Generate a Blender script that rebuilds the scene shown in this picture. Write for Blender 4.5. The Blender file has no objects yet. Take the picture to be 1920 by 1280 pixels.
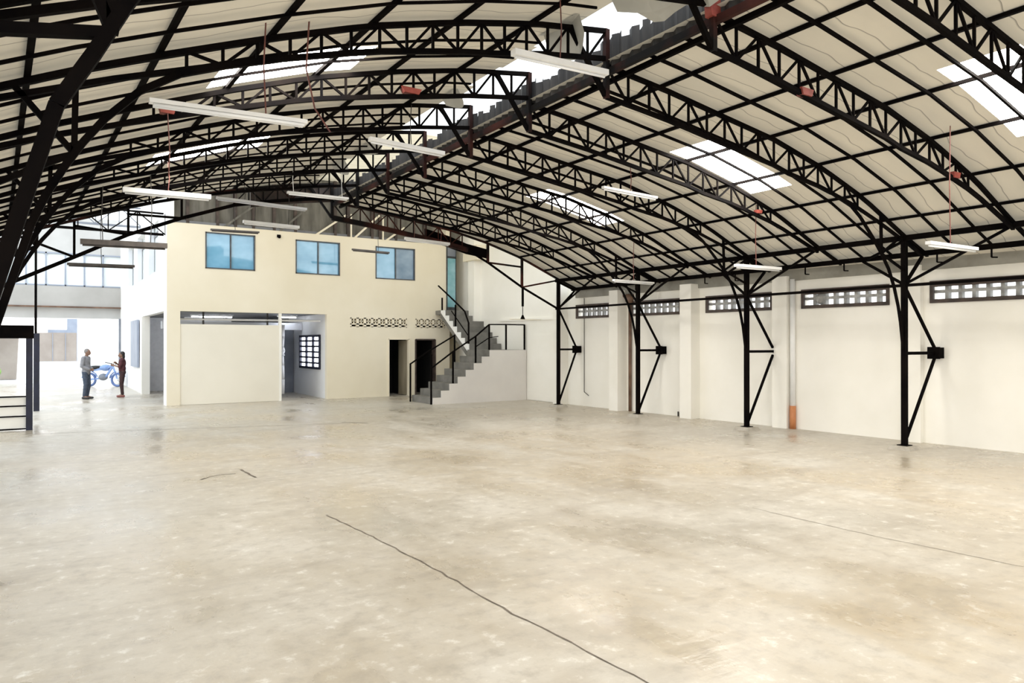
import bpy, math, random
from mathutils import Vector, Matrix
random.seed(7)
scene = bpy.context.scene
COL = scene.collection
ORD = ['first', 'second', 'third', 'fourth', 'fifth', 'sixth', 'seventh', 'eighth', 'ninth', 'tenth',
       'eleventh', 'twelfth', 'thirteenth', 'fourteenth', 'fifteenth', 'sixteenth', 'seventeenth', 'eighteenth']

# ------------------------------------------------------------------ materials
def newmat(name):
    m = bpy.data.materials.new(name); m.use_nodes = True
    nt = m.node_tree
    return m, nt, nt.nodes['Principled BSDF']

def link(nt, a, b): nt.links.new(a, b)

def coords(nt, scale=(1, 1, 1)):
    t = nt.nodes.new('ShaderNodeNewGeometry')
    mp = nt.nodes.new('ShaderNodeMapping'); mp.inputs['Scale'].default_value = scale
    link(nt, t.outputs['Position'], mp.inputs['Vector'])
    return mp.outputs['Vector']

def noise(nt, vec, scale, detail=4, rough=.55):
    n = nt.nodes.new('ShaderNodeTexNoise'); n.inputs['Scale'].default_value = scale
    n.inputs['Detail'].default_value = detail; n.inputs['Roughness'].default_value = rough
    link(nt, vec, n.inputs['Vector']); return n.outputs['Fac']

def ramp(nt, fac, stops):
    r = nt.nodes.new('ShaderNodeValToRGB'); e = r.color_ramp.elements
    while len(e) < len(stops): e.new(.5)
    for i, (p, c) in enumerate(stops):
        e[i].position = p; e[i].color = (c[0], c[1], c[2], 1) if not isinstance(c, float) else (c, c, c, 1)
    link(nt, fac, r.inputs['Fac']); return r.outputs['Color']

def mix(nt, fac, a, b):
    m = nt.nodes.new('ShaderNodeMix'); m.data_type = 'RGBA'
    if isinstance(fac, float): m.inputs[0].default_value = fac
    else: link(nt, fac, m.inputs[0])
    for i, x in ((6, a), (7, b)):
        if isinstance(x, tuple): m.inputs[i].default_value = (*x, 1)
        else: link(nt, x, m.inputs[i])
    return m.outputs[2]

def bump(nt, fac, strength, dist, bsdf):
    b = nt.nodes.new('ShaderNodeBump'); b.inputs['Strength'].default_value = strength
    b.inputs['Distance'].default_value = dist
    link(nt, fac, b.inputs['Height']); link(nt, b.outputs['Normal'], bsdf.inputs['Normal'])

def mottled(name, c1, c2, scale=2.0, rough=.7, bumps=0.0, metallic=0.0, stretch=(1, 1, 1), detail=4, lo=.35, hi=.65):
    m, nt, b = newmat(name)
    v = coords(nt, stretch)
    f = noise(nt, v, scale, detail)
    link(nt, ramp(nt, f, [(lo, c1), (hi, c2)]), b.inputs['Base Color'])
    b.inputs['Roughness'].default_value = rough; b.inputs['Metallic'].default_value = metallic
    if bumps:
        f2 = noise(nt, v, scale * 12, 3)
        bump(nt, f2, bumps, .01, b)
    return m

M = {}
M['steel'] = mottled('black_painted_steel', (.0025, .0022, .0025), (.006, .0045, .004), 3, .7)
M['steel'].node_tree.nodes['Principled BSDF'].inputs['Specular IOR Level'].default_value = .02
M['steel_rust'] = mottled('black_steel_with_red_primer', (.005, .004, .004), (.07, .018, .012), 1.1, .7, lo=.45, hi=.68)
M['steel_rust'].node_tree.nodes['Principled BSDF'].inputs['Specular IOR Level'].default_value = .15
M['red_primer'] = mottled('red_oxide_primer', (.20, .035, .025), (.34, .07, .05), 6, .6)
M['wall'] = mottled('cream_painted_plaster', (.85, .83, .76), (.90, .88, .82), .8, .75, .12)
M['wall_warm'] = mottled('warm_cream_painted_plaster', (.78, .71, .555), (.84, .775, .63), .5, .75, .10)
M['wall_white'] = mottled('white_painted_plaster', (.84, .84, .83), (.90, .90, .89), .8, .75, .1)
M['stair_side'] = mottled('shaded_stair_paint', (.66, .63, .60), (.73, .70, .66), .8, .75, .08)  # darker grey puts the stair side's shading into the paint
M['wall_cool'] = mottled('pale_grey_painted_plaster', (.66, .68, .72), (.74, .76, .80), .9, .75, .08)
M['partition'] = mottled('cream_board', (.78, .735, .63), (.83, .785, .68), .6, .7, .05)
M['gable'] = mottled('grey_weathered_fibre_cement', (.10, .095, .08), (.19, .18, .155), 1.5, .85, .3, stretch=(3, 3, .6))
M['facade'] = mottled('pale_facade_paint', (.50, .50, .49), (.58, .58, .57), .8, .8)
M['facade_beam'] = mottled('beige_grey_facade_paint', (.40, .39, .37), (.46, .45, .43), .8, .8)
M['eave_shade'] = mottled('eave_shade_grey', (.24, .23, .20), (.34, .33, .29), 2, .85, .2)  # grey that paints in the shade under the eave
M['block'] = mottled('dusty_vent_block', (.26, .26, .25), (.46, .46, .45), 7, .85, .3)
M['step'] = mottled('bare_grey_concrete', (.14, .135, .12), (.21, .20, .18), 2.5, .85, .3)
M['footing'] = mottled('rough_concrete', (.36, .33, .28), (.48, .445, .39), 5, .9, .5)
M['dark_wood'] = mottled('dark_brown_paint', (.035, .025, .02), (.08, .055, .045), 5, .6)
M['fixture'] = mottled('white_enamel', (.80, .80, .80), (.88, .88, .87), 4, .35)
M['fixture_backlit'] = mottled('backlit_brown_enamel', (.06, .05, .045), (.10, .085, .075), 6, .5)  # brown housing darkened so the backlit look sits in the colour
M['tube'] = mottled('opal_glass_tube', (.86, .88, .90), (.92, .93, .94), 4, .2)
M['wire_red'] = mottled('red_brown_cable', (.10, .03, .025), (.17, .055, .04), 9, .6)
M['wire'] = mottled('black_cable', (.02, .018, .016), (.04, .035, .03), 9, .6)
M['pvc_white'] = mottled('white_pvc', (.80, .80, .79), (.86, .86, .85), 3, .4)
M['pvc_orange'] = mottled('orange_pvc', (.46, .17, .06), (.58, .24, .10), 4, .5)
M['pvc_brown'] = mottled('brown_painted_pipe', (.10, .055, .035), (.19, .11, .07), 3, .5)
M['alu'] = mottled('dark_aluminium_frame', (.05, .055, .06), (.09, .10, .11), 5, .4, metallic=.3)
M['blueframe'] = mottled('dark_blue_steel_frame', (.005, .006, .018), (.010, .012, .035), 5, .5)
M['greypanel'] = mottled('blue_grey_panel', (.17, .19, .23), (.25, .27, .31), 1.2, .6)
M['palepanel'] = mottled('pale_blue_grey_panel', (.26, .30, .38), (.34, .38, .46), 1.0, .5)
M['cloth_white'] = mottled('white_cloth', (.80, .81, .84), (.88, .89, .92), 6, .8)
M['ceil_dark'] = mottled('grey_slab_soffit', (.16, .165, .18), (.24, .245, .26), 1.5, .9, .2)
M['beige_gate'] = mottled('beige_sheet_gate', (.30, .255, .22), (.37, .32, .28), .9, .7)
M['hedge'] = mottled('leaf_green', (.12, .26, .05), (.30, .48, .12), 5, .7, .8)
M['black_hole'] = mottled('unlit_black', (.003, .003, .003), (.006, .006, .006), 3, .9)  # black painted in for the unlit depth behind doorways and vents
M['door_face'] = mottled('olive_brown_door', (.22, .19, .13), (.38, .33, .24), 1.2, .5, stretch=(2, 2, .4))
M['skin'] = mottled('skin', (.22, .12, .08), (.28, .16, .11), 14, .55)
M['hair'] = mottled('black_hair', (.012, .010, .009), (.03, .022, .018), 30, .5)
M['hair_grey'] = mottled('greying_hair', (.17, .16, .155), (.26, .24, .23), 30, .6)
M['shirt_grey'] = mottled('grey_cotton', (.23, .23, .25), (.31, .31, .33), 10, .9)
M['jeans'] = mottled('dark_denim', (.045, .06, .09), (.08, .10, .14), 16, .9)
M['shoe'] = mottled('black_leather', (.012, .012, .014), (.03, .03, .03), 8, .5)
M['maroon'] = mottled('maroon_cotton', (.065, .018, .022), (.11, .035, .04), 10, .9)
M['brown_cloth'] = mottled('dark_brown_cotton', (.035, .018, .018), (.07, .035, .035), 10, .9)
M['shoe_pink'] = mottled('rose_leather', (.22, .07, .06), (.30, .10, .085), 8, .5)
M['moto_haze'] = mottled('hazed_blue_bodywork', (.20, .32, .62), (.27, .40, .70), 4, .3)  # body blue carries the glare haze in its colour
M['tyre_haze'] = mottled('hazed_tyre_rubber', (.10, .16, .36), (.15, .22, .44), 8, .8)  # rubber tinted blue to paint in the glare haze
M['crack'] = mottled('dark_crack', (.10, .08, .06), (.18, .15, .12), 7, .95)
M['plastic_sheet'] = mottled('grey_plastic_sheet', (.42, .42, .39), (.52, .52, .49), 2, .6)

def mat_floor():
    m, nt, b = newmat('worn_concrete_floor')
    v = coords(nt); vs = coords(nt, (1.0, .55, 1)); vw = coords(nt, (.35, 1.3, 1))
    big = noise(nt, v, .16, 2); mid = noise(nt, vs, .85, 7, .62); fine = noise(nt, v, 6.5, 6, .68)
    streak = noise(nt, vw, 1.6, 5, .6)
    base = mix(nt, ramp(nt, big, [(.40, 0.0), (.62, 1.0)]), (.475, .40, .295), (.455, .42, .36))
    c = mix(nt, ramp(nt, mid, [(.40, 0.0), (.66, 1.0)]), base, (.55, .515, .455))
    c = mix(nt, ramp(nt, streak, [(.34, .45), (.50, 0.0)]), c, (.37, .325, .265))
    c = mix(nt, ramp(nt, fine, [(.30, .55), (.50, 0.0)]), c, (.31, .275, .23))
    c = mix(nt, ramp(nt, fine, [(.57, 0.0), (.72, .6)]), c, (.84, .82, .77))
    link(nt, c, b.inputs['Base Color'])
    link(nt, ramp(nt, mid, [(.36, .20), (.62, .52)]), b.inputs['Roughness'])
    b.inputs['Specular IOR Level'].default_value = .5
    s = nt.nodes.new('ShaderNodeMath'); s.operation = 'ADD'
    link(nt, streak, s.inputs[0]); link(nt, mid, s.inputs[1])
    bump(nt, s.outputs[0], .35, .03, b)
    return m
M['floor'] = mat_floor()

def mat_ground():
    m, nt, b = newmat('pale_concrete_yard')
    f = noise(nt, coords(nt), .8, 5)
    link(nt, ramp(nt, f, [(.35, (.80, .80, .80)), (.65, (.90, .90, .90))]), b.inputs['Base Color'])
    b.inputs['Roughness'].default_value = .7
    return m
M['ground'] = mat_ground()

def mat_sheet(name, c1, c2, trans):
    # thin insulated roofing sheet: part of the daylight falling on it comes through
    m, nt, b = newmat(name)
    v = coords(nt, (.35, 1.6, .35))
    f = noise(nt, v, 1.3, 5, .6); f2 = noise(nt, coords(nt), .9, 3)
    col = mix(nt, f2, ramp(nt, f, [(.3, c1), (.7, c2)]), c2)
    g = nt.nodes.new('ShaderNodeNewGeometry'); sx = nt.nodes.new('ShaderNodeSeparateXYZ'); link(nt, g.outputs['Position'], sx.inputs[0])
    def mth(op, a, bb):
        n = nt.nodes.new('ShaderNodeMath'); n.operation = op
        for i, q in enumerate((a, bb)):
            if q is None: continue
            if isinstance(q, float): n.inputs[i].default_value = q
            else: link(nt, q, n.inputs[i])
        return n.outputs[0]
    wob = mth('MULTIPLY', noise(nt, coords(nt, (1, .2, 0)), 1.1, 2), .34)
    fr = mth('FRACT', mth('DIVIDE', mth('ADD', sx.outputs['Y'], wob), .561), None)
    seam = ramp(nt, fr, [(0.0, 1.0), (.035, 0.0)])
    col = mix(nt, seam, col, (.20, .18, .15))
    link(nt, col, b.inputs['Base Color']); b.inputs['Roughness'].default_value = .8
    tr = nt.nodes.new('ShaderNodeBsdfTranslucent'); link(nt, col, tr.inputs['Color'])
    mx = nt.nodes.new('ShaderNodeMixShader'); mx.inputs[0].default_value = trans
    out = nt.nodes['Material Output']
    link(nt, b.outputs[0], mx.inputs[1]); link(nt, tr.outputs[0], mx.inputs[2]); link(nt, mx.outputs[0], out.inputs['Surface'])
    bump(nt, f, .25, .03, b)
    return m
M['sheet'] = mat_sheet('white_foil_roof_sheet', (.56, .53, .455), (.69, .635, .525), .065)
M['sheet_mid'] = mat_sheet('cream_roof_sheet', (.60, .53, .40), (.66, .58, .43), .5)
M['flash'] = mottled('dark_corrugated_flashing', (.018, .017, .018), (.055, .05, .048), 3, .7, stretch=(1, 3, .3))

def mat_skylight():
    m, nt, b = newmat('translucent_skylight_sheet')
    out = nt.nodes['Material Output']
    e = nt.nodes.new('ShaderNodeEmission'); e.inputs['Color'].default_value = (1.0, .965, .895, 1)
    e.inputs['Strength'].default_value = SKYLIGHT
    link(nt, e.outputs[0], out.inputs['Surface'])
    return m
SKYLIGHT = 24.0
M['skylight'] = mat_skylight()

def mat_glass_blue(name, c1, c2, tr=.0):
    m, nt, b = newmat(name)
    f = noise(nt, coords(nt, (.7, .7, 1)), 1.4, 3)
    link(nt, ramp(nt, f, [(.35, c1), (.65, c2)]), b.inputs['Base Color'])
    b.inputs['Roughness'].default_value = .06
    b.inputs['Specular IOR Level'].default_value = .9
    b.inputs['Coat Weight'].default_value = .6; b.inputs['Coat Roughness'].default_value = .03
    return m
M['glass_blue'] = mat_glass_blue('blue_tinted_window_glass', (.13, .36, .56), (.28, .56, .78))
M['glass_grey'] = mat_glass_blue('grey_blue_window_glass', (.16, .26, .38), (.30, .42, .56))
M['glass_cyan'] = mat_glass_blue('cyan_door_glass', (.14, .40, .46), (.36, .62, .70))
M['glass_pale'] = mat_glass_blue('pale_window_glass', (.80, .88, .88), (.88, .93, .93))

# ------------------------------------------------------------------ mesh builder
def world_loc(o):
    v = Vector((0, 0, 0))
    while o: v += o.location; o = o.parent
    return v

class MB:
    def __init__(s): s.v = []; s.f = []
    def quad(s, a, b, c, d):
        i = len(s.v); s.v += [tuple(a), tuple(b), tuple(c), tuple(d)]; s.f.append((i, i+1, i+2, i+3)); return s
    def hexa(s, p):                       # 8 points: bottom 4 ccw, top 4 ccw
        i = len(s.v); s.v += [tuple(x) for x in p]
        for q in ((3, 2, 1, 0), (4, 5, 6, 7), (0, 1, 5, 4), (1, 2, 6, 5), (2, 3, 7, 6), (3, 0, 4, 7)):
            s.f.append(tuple(i + k for k in q))
        return s
    def box(s, x0, x1, y0, y1, z0, z1):
        return s.hexa([(x0, y0, z0), (x1, y0, z0), (x1, y1, z0), (x0, y1, z0), (x0, y0, z1), (x1, y0, z1), (x1, y1, z1), (x0, y1, z1)])
    def bar(s, p, q, w, h=None, up=(0, 0, 1)):
        h = h or w; p = Vector(p); q = Vector(q); d = (q - p)
        if d.length < 1e-6: return s
        d.normalize(); u = Vector(up)
        if abs(d.dot(u)) > .97: u = Vector((0, 1, 0)) if abs(d.y) < .9 else Vector((1, 0, 0))
        a = d.cross(u).normalized() * w / 2; b = a.cross(d).normalized() * h / 2
        return s.hexa([p-a-b, p+a-b, q+a-b, q-a-b, p-a+b, p+a+b, q+a+b, q-a+b])
    def path(s, pts, w, h=None):
        for a, b in zip(pts, pts[1:]): s.bar(a, b, w, h)
        return s
    def tube(s, p, q, r, n=10, r2=None):
        p = Vector(p); q = Vector(q); r2 = r if r2 is None else r2
        d = (q - p).normalized(); u = Vector((0, 0, 1)) if abs(d.z) < .9 else Vector((1, 0, 0))
        a = d.cross(u).normalized(); b = a.cross(d)
        i = len(s.v)
        for c, rr in ((p, r), (q, r2)):
            for k in range(n):
                t = 2*math.pi*k/n; s.v.append(tuple(c + (a*math.cos(t) + b*math.sin(t))*rr))
        for k in range(n): s.f.append((i+k, i+(k+1) % n, i+n+(k+1) % n, i+n+k))
        s.f.append(tuple(i+k for k in range(n))[::-1]); s.f.append(tuple(i+n+k for k in range(n)))
        return s
    def tubes(s, pts, r, n=8):
        for a, b in zip(pts, pts[1:]): s.tube(a, b, r, n)
        return s
    def sphere(s, c, r, n=10, sc=(1, 1, 1)):
        i = len(s.v); rings = max(4, n//2)
        for j in range(1, rings):
            ph = math.pi*j/rings
            for k in range(n):
                t = 2*math.pi*k/n
                s.v.append((c[0]+r*sc[0]*math.sin(ph)*math.cos(t), c[1]+r*sc[1]*math.sin(ph)*math.sin(t), c[2]+r*sc[2]*math.cos(ph)))
        top = len(s.v); s.v.append((c[0], c[1], c[2]+r*sc[2])); bot = len(s.v); s.v.append((c[0], c[1], c[2]-r*sc[2]))
        for j in range(rings-2):
            for k in range(n):
                a = i+j*n+k; b = i+j*n+(k+1) % n; s.f.append((a, a+n, b+n, b))
        for k in range(n):
            s.f.append((top, i+k, i+(k+1) % n)); l = i+(rings-2)*n; s.f.append((bot, l+(k+1) % n, l+k))
        return s
    def torus(s, c, R, r, axis, n=24, m=8):
        ax = Vector(axis).normalized(); u = Vector((0, 0, 1)) if abs(ax.z) < .9 else Vector((1, 0, 0))
        a = ax.cross(u).normalized(); b = ax.cross(a); i = len(s.v); c = Vector(c)
        for k in range(n):
            t = 2*math.pi*k/n; d = a*math.cos(t)+b*math.sin(t)
            for l in range(m):
                p = 2*math.pi*l/m; s.v.append(tuple(c + d*(R+r*math.cos(p)) + ax*r*math.sin(p)))
        for k in range(n):
            for l in range(m):
                s.f.append((i+k*m+l, i+((k+1) % n)*m+l, i+((k+1) % n)*m+(l+1) % m, i+k*m+(l+1) % m))
        return s
    def build(s, name, mat, parent=None, smooth=False, loc=None):
        off = world_loc(parent) if parent else Vector(loc or (0, 0, 0))
        me = bpy.data.meshes.new(name)
        me.from_pydata([(x-off.x, y-off.y, z-off.z) for x, y, z in s.v], [], s.f); me.update()
        if smooth: me.polygons.foreach_set('use_smooth', [True]*len(me.polygons))
        me.materials.append(mat)
        o = bpy.data.objects.new(name, me); COL.objects.link(o)
        if parent: o.parent = parent
        elif loc: o.location = loc
        return o

def tag(o, label, cat, group=None, kind=None):
    if label: o['label'] = label
    if cat: o['category'] = cat
    if group: o['group'] = group
    if kind: o['kind'] = kind
    return o

def thing(name, loc, label, cat, group=None, kind=None):
    o = bpy.data.objects.new(name, None); o.empty_display_size = .2; COL.objects.link(o); o.location = loc
    return tag(o, label, cat, group, kind)

def struct(o, label=None, cat=None):
    o['kind'] = 'structure'
    if label: o['label'] = label
    if cat: o['category'] = cat
    return o

def wall(mb, p0, p1, z0, z1, thick, holes=()):
    """wall from p0 to p1 (plan); its seen face runs p0->p1, thickness goes to the left of that direction"""
    p0 = Vector((*p0, 0)); p1 = Vector((*p1, 0)); d = (p1-p0); L = d.length; d.normalize()
    n = Vector((-d.y, d.x, 0))*thick
    us = sorted({0, L, *[h[0] for h in holes], *[h[1] for h in holes]}); zs = sorted({z0, z1, *[h[2] for h in holes], *[h[3] for h in holes]})
    def inh(u, z): return any(h[0] < u < h[1] and h[2] < z < h[3] for h in holes)
    def P(u, z, k): q = p0 + d*u + n*k; return (q.x, q.y, z)
    nu, nz = len(us)-1, len(zs)-1
    solid = [[not inh((us[i]+us[i+1])/2, (zs[j]+zs[j+1])/2) for j in range(nz)] for i in range(nu)]
    for i in range(nu):
        for j in range(nz):
            if not solid[i][j]: continue
            a, b, c, e = us[i], us[i+1], zs[j], zs[j+1]
            mb.quad(P(a, c, 0), P(b, c, 0), P(b, e, 0), P(a, e, 0))
            mb.quad(P(b, c, 1), P(a, c, 1), P(a, e, 1), P(b, e, 1))
            if i == 0 or not solid[i-1][j]: mb.quad(P(a, c, 1), P(a, c, 0), P(a, e, 0), P(a, e, 1))
            if i == nu-1 or not solid[i+1][j]: mb.quad(P(b, c, 0), P(b, c, 1), P(b, e, 1), P(b, e, 0))
            if j == 0 or not solid[i][j-1]: mb.quad(P(a, c, 1), P(b, c, 1), P(b, c, 0), P(a, c, 0))
            if j == nz-1 or not solid[i][j+1]: mb.quad(P(a, e, 0), P(b, e, 0), P(b, e, 1), P(a, e, 1))
    return mb

# ------------------------------------------------------------------ roof geometry
XR = 5.78
PR = [(0, 5.27), (1.0, 5.17), (2.1, 5.02), (3.23, 4.87), (4.4, 4.61), (5.55, 4.26), (6.83, 3.73), (7.5, 3.47), (8.4, 3.25)]
PL = [(0, 5.70), (.17, 5.53), (.33, 5.30), (.49, 5.02), (.65, 4.66), (.80, 4.29), (.9, 4.03), (1.0, 3.74), (1.2, 3.22)]
def ip(P, s):
    for (a, b), (c, d) in zip(P, P[1:]):
        if s <= c: return b + (d-b)*(s-a)/(c-a)
    (a, b), (c, d) = P[-2:]
    return d + (d-b)*(s-c)/(c-a)
def WL(Y): return 5.9 + .052*Y
def XW(Y): return 14.03 - .038*Y          # inner face of the right wall
def RP(s, Y, dz=0): return (XR+s, Y, ip(PR, s)+dz)
def LP(t, Y, dz=0): return (XR-t*WL(Y), Y, ip(PL, t)+dz)
BAY = 1.683
TY = [3.37+BAY*i for i in range(9)]        # trusses; the last one closes the hall at 16.83
YEND = TY[-1]+.12
YB = -7.0

# ------------------------------------------------------------------ floor and ground
mb = MB(); mb.box(-14, 14.3, YB-1, 40, -.15, 0)
floor = struct(mb.build('floor', M['floor']), 'worn beige and grey concrete floor slab of the hall', 'floor')
def strip(pts, w, wob=.012):
    mb = MB(); P = []
    for (a, b) in zip(pts, pts[1:]):
        n = max(2, int((Vector(b)-Vector(a)).length/.12))
        for k in range(n): P.append(Vector(a).lerp(Vector(b), k/n))
    P.append(Vector(pts[-1]))
    P = [Vector((p.x+random.uniform(-wob, wob), p.y, 0)) for p in P]
    for a, b in zip(P, P[1:]):
        d = (b-a).normalized(); n = Vector((-d.y, d.x, 0))*w*random.uniform(.35, .65)
        mb.quad((*(a-n).xy, .003), (*(b-n).xy, .003), (*(b+n).xy, .003), (*(a+n).xy, .003))
    return mb
strip([(2.54, 7.56), (2.63, 6.48), (2.68, 5.04), (2.68, 4.1), (2.72, 3.65), (2.74, 3.22), (2.76, 2.6), (2.78, 1.8)], .012).build('floor_crack', M['crack'], floor)
strip([(1.75, 10.45), (1.92, 10.63), (2.12, 10.7), (2.25, 10.66)], .02).build('floor_crack', M['crack'], floor)
strip([(2.43, 10.21), (2.42, 10.6), (2.39, 10.98)], .03).build('floor_crack', M['crack'], floor)
strip([(5.8, 16.22), (6.05, 16.0), (6.28, 15.77)], .05).build('floor_crack', M['crack'], floor)
strip([(-.6, 17.7), (1.5, 17.2), (3.6, 16.6), (5.8, 16.05)], .016).build('floor_crack', M['crack'], floor)
strip([(6.66, 5.27), (6.67, 3.85), (6.79, 2.65)], .007).build('floor_crack', M['crack'], floor)
mb = MB(); mb.box(-60, 60, 40, 110, -.18, -.02)
struct(mb.build('ground', M['ground']), 'pale concrete yard outside the far opening', 'ground')

# ------------------------------------------------------------------ right wall, pilasters, vents
mb = MB()
Y0w, Y1w = YB, 24.6
dirw = Vector((XW(Y1w)-XW(Y0w), Y1w-Y0w)); Lw = dirw.length
def uw(Y): return (Y-Y0w)/(Y1w-Y0w)*Lw
vents = [(5.05, 6.85), (7.66, 9.48), (10.25, 12.06), (12.91, 14.64), (15.45, 16.95), (2.45, 4.2)]
# face towards the hall: run from far to near so that thickness goes outward
def uf(Y): return (Y1w-Y)/(Y1w-Y0w)*Lw
HZ = (2.60, 3.01)
holes = [(uf(b), uf(a), HZ[0], HZ[1]) for a, b in vents]
wall(mb, (XW(Y1w), Y1w), (XW(Y0w), Y0w), 0, 3.55, .22, holes)
wall(mb, (XW(Y1w), Y1w), (XW(YEND), YEND), 3.55, 7.3, .22)
wr = struct(mb.build('wall_right', M['wall']), 'long cream painted side wall behind the steel columns', 'wall')
for i, (a, w, dep) in enumerate([(14.84, .34, .34), (12.29, .36, .31), (9.77, .36, .16), (7.0, .32, .12), (4.45, .36, .25), (17.38, .34, .3), (22.3, .4, .28)]):
    top = 3.32 if a < 17 else 7.2
    mb = MB(); x = XW(a)
    mb.hexa([(x-dep, a, 0), (x+.05, a, 0), (x+.05-.038*w, a+w, 0), (x-dep-.038*w, a+w, 0), (x-dep, a, top), (x+.05, a, top), (x+.05-.038*w, a+w, top), (x-dep-.038*w, a+w, top)])
    mb.build('pilaster', M['wall'], wr)
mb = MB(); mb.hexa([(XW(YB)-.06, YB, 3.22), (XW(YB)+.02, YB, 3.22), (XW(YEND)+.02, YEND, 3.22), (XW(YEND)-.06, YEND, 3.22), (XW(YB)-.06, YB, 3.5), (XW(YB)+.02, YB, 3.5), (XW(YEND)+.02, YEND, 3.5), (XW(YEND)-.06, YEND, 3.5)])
mb.build('eave_shade_strip', M['eave_shade'], wr)  # grey strip standing in for the roof overhang's shade on the wall
# blocked doorway and ledge on the far part of the right wall
mb = MB(); xs = XW(18.5)
mb.hexa([(XW(17.75)-.03, 17.75, .02), (XW(17.75)+.02, 17.75, .02), (XW(19.4)+.02, 19.4, .02), (XW(19.4)-.03, 19.4, .02),
         (XW(17.75)-.03, 17.75, 2.13), (XW(17.75)+.02, 17.75, 2.13), (XW(19.4)+.02, 19.4, 2.13), (XW(19.4)-.03, 19.4, 2.13)])
mb.build('blocked_doorway', M['wall'], wr)
mb = MB(); mb.bar((XW(17.8)-.03, 17.8, 2.64), (XW(21)-.03, 21, 2.66), .07, .07); mb.build('wall_ledge', M['wall'], wr)

vent_words = ['with an even row of bright blocks nearest the camera', 'with a dark clump in its left half', 'dimly lit, third from the camera',
              'partly behind the third steel column', 'small and bright at the far end of the wall', 'out at the camera end of the wall']
for i, (a, b) in enumerate(vents):
    x = XW((a+b)/2)
    w = thing('window_%d' % (i+1), (x, (a+b)/2, HZ[0]), 'dark framed vent block opening high on right wall, ' + vent_words[i], 'vent window', 'vent openings high on the right wall', 'structure')
    mb = MB()
    for z, h in ((HZ[0], .07), (HZ[1], .11)):
        s = 1 if z == HZ[0] else -1
        mb.bar((XW(a)+.0, a, z+s*h/2), (XW(b)+.0, b, z+s*h/2), .07, h)
    for y in (a, b): mb.bar((XW(y), y, HZ[0]), (XW(y), y, HZ[1]), .06, .06)
    mb.build('window_frame', M['dark_wood'], w)
    mb = MB(); n = int(round((b-a)/.225))
    for k in range(1, n):
        y = a + (b-a)*k/n; mb.bar((XW(y)+.12, y, HZ[0]+.05), (XW(y)+.12, y, HZ[1]-.04), .12, .06)
    z = (HZ[0]+HZ[1])/2+.01; mb.bar((XW(a)+.12, a, z), (XW(b)+.12, b, z), .12, .055)
    if i == 1:
        mb.sphere((XW(9.1)+.1, 9.1, 2.8), .13, 10)
    mb.build('breeze_blocks', M['block'], w)

# downpipes
t = thing('downpipe', (XW(9.68)-.07, 9.68, 0), 'white round downpipe with orange lower length beside a pilaster', 'pipe')
x = XW(9.68)-.07
MB().tube((x, 9.68, .48), (x, 9.68, 3.25), .055, 14).build('pipe', M['pvc_white'], t, True)
MB().tube((x, 9.68, 0), (x, 9.68, .5), .066, 14).build('lower_pipe', M['pvc_orange'], t, True)
t = thing('downpipe', (13.35, 14.6, 0), 'thin dark brown downpipe rising behind the third steel column', 'pipe')
MB().tube((XW(14.65)-.06, 14.65, 0), (XW(14.65)-.06, 14.65, 3.1), .045, 12).tube((XW(14.65)-.06, 14.65, 3.1), (13.25, 15.2, 3.3), .045, 12).build('pipe', M['pvc_brown'], t, True)
MB().tube((XW(14.65)-.06, 14.65, 2.95), (XW(14.65)-.06, 14.65, 3.2), .085, 12, .12).build('hopper', M['pvc_brown'], t, True)
t = tag(MB().tubes([(XW(16.6)-.02, 16.6, 3.2), (XW(16.6)-.02, 16.6, .42), (XW(16.4)-.02, 16.4, .32)], .009, 6).build('hanging_cable', M['wire'], loc=(13.38, 16.6, .32)), 'thin cable hanging down the wall beside the farthest column bracket', 'cable')
t = tag(MB().tube((XW(17.75)-.05, 17.6, 0), (XW(17.75)-.05, 17.6, .42), .016, 8).sphere((XW(17.75)-.05, 17.6, .43), .028, 8).build('conduit_stub', M['wire'], loc=(13.31, 17.6, 0)), 'short dark conduit stub standing by far column footing', 'pipe')
tag(MB().tube((XW(12.95)-.04, 12.95, 0), (XW(12.95)-.04, 12.95, .12), .02, 8).build('conduit_stub', M['wire'], loc=(XW(12.95)-.04, 12.95, 0)), 'tiny conduit stub at the foot of right wall near the third column', 'pipe')

# ------------------------------------------------------------------ roof covering
def cover(pt, params, ys, skip, edge=None):
    mb = MB()
    for j in range(len(ys)-1):
        for i in range(len(params)-1):
            a, b = params[i], params[i+1]; y0, y1 = ys[j], ys[j+1]
            ym = (y0+y1)/2; m_ = (a+b)/2
            if skip(m_, ym): continue
            if edge and i == 0:
                a = edge[j]
                if a >= b: continue
            mb.quad(pt(a, y0, .070), pt(b, y0, .070), pt(b, y1, .070), pt(a, y1, .070))
    return mb
HB = BAY/2
ys = [TY[0]-HB*12 + HB*i for i in range(0, 12+17)] + [YEND]
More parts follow.
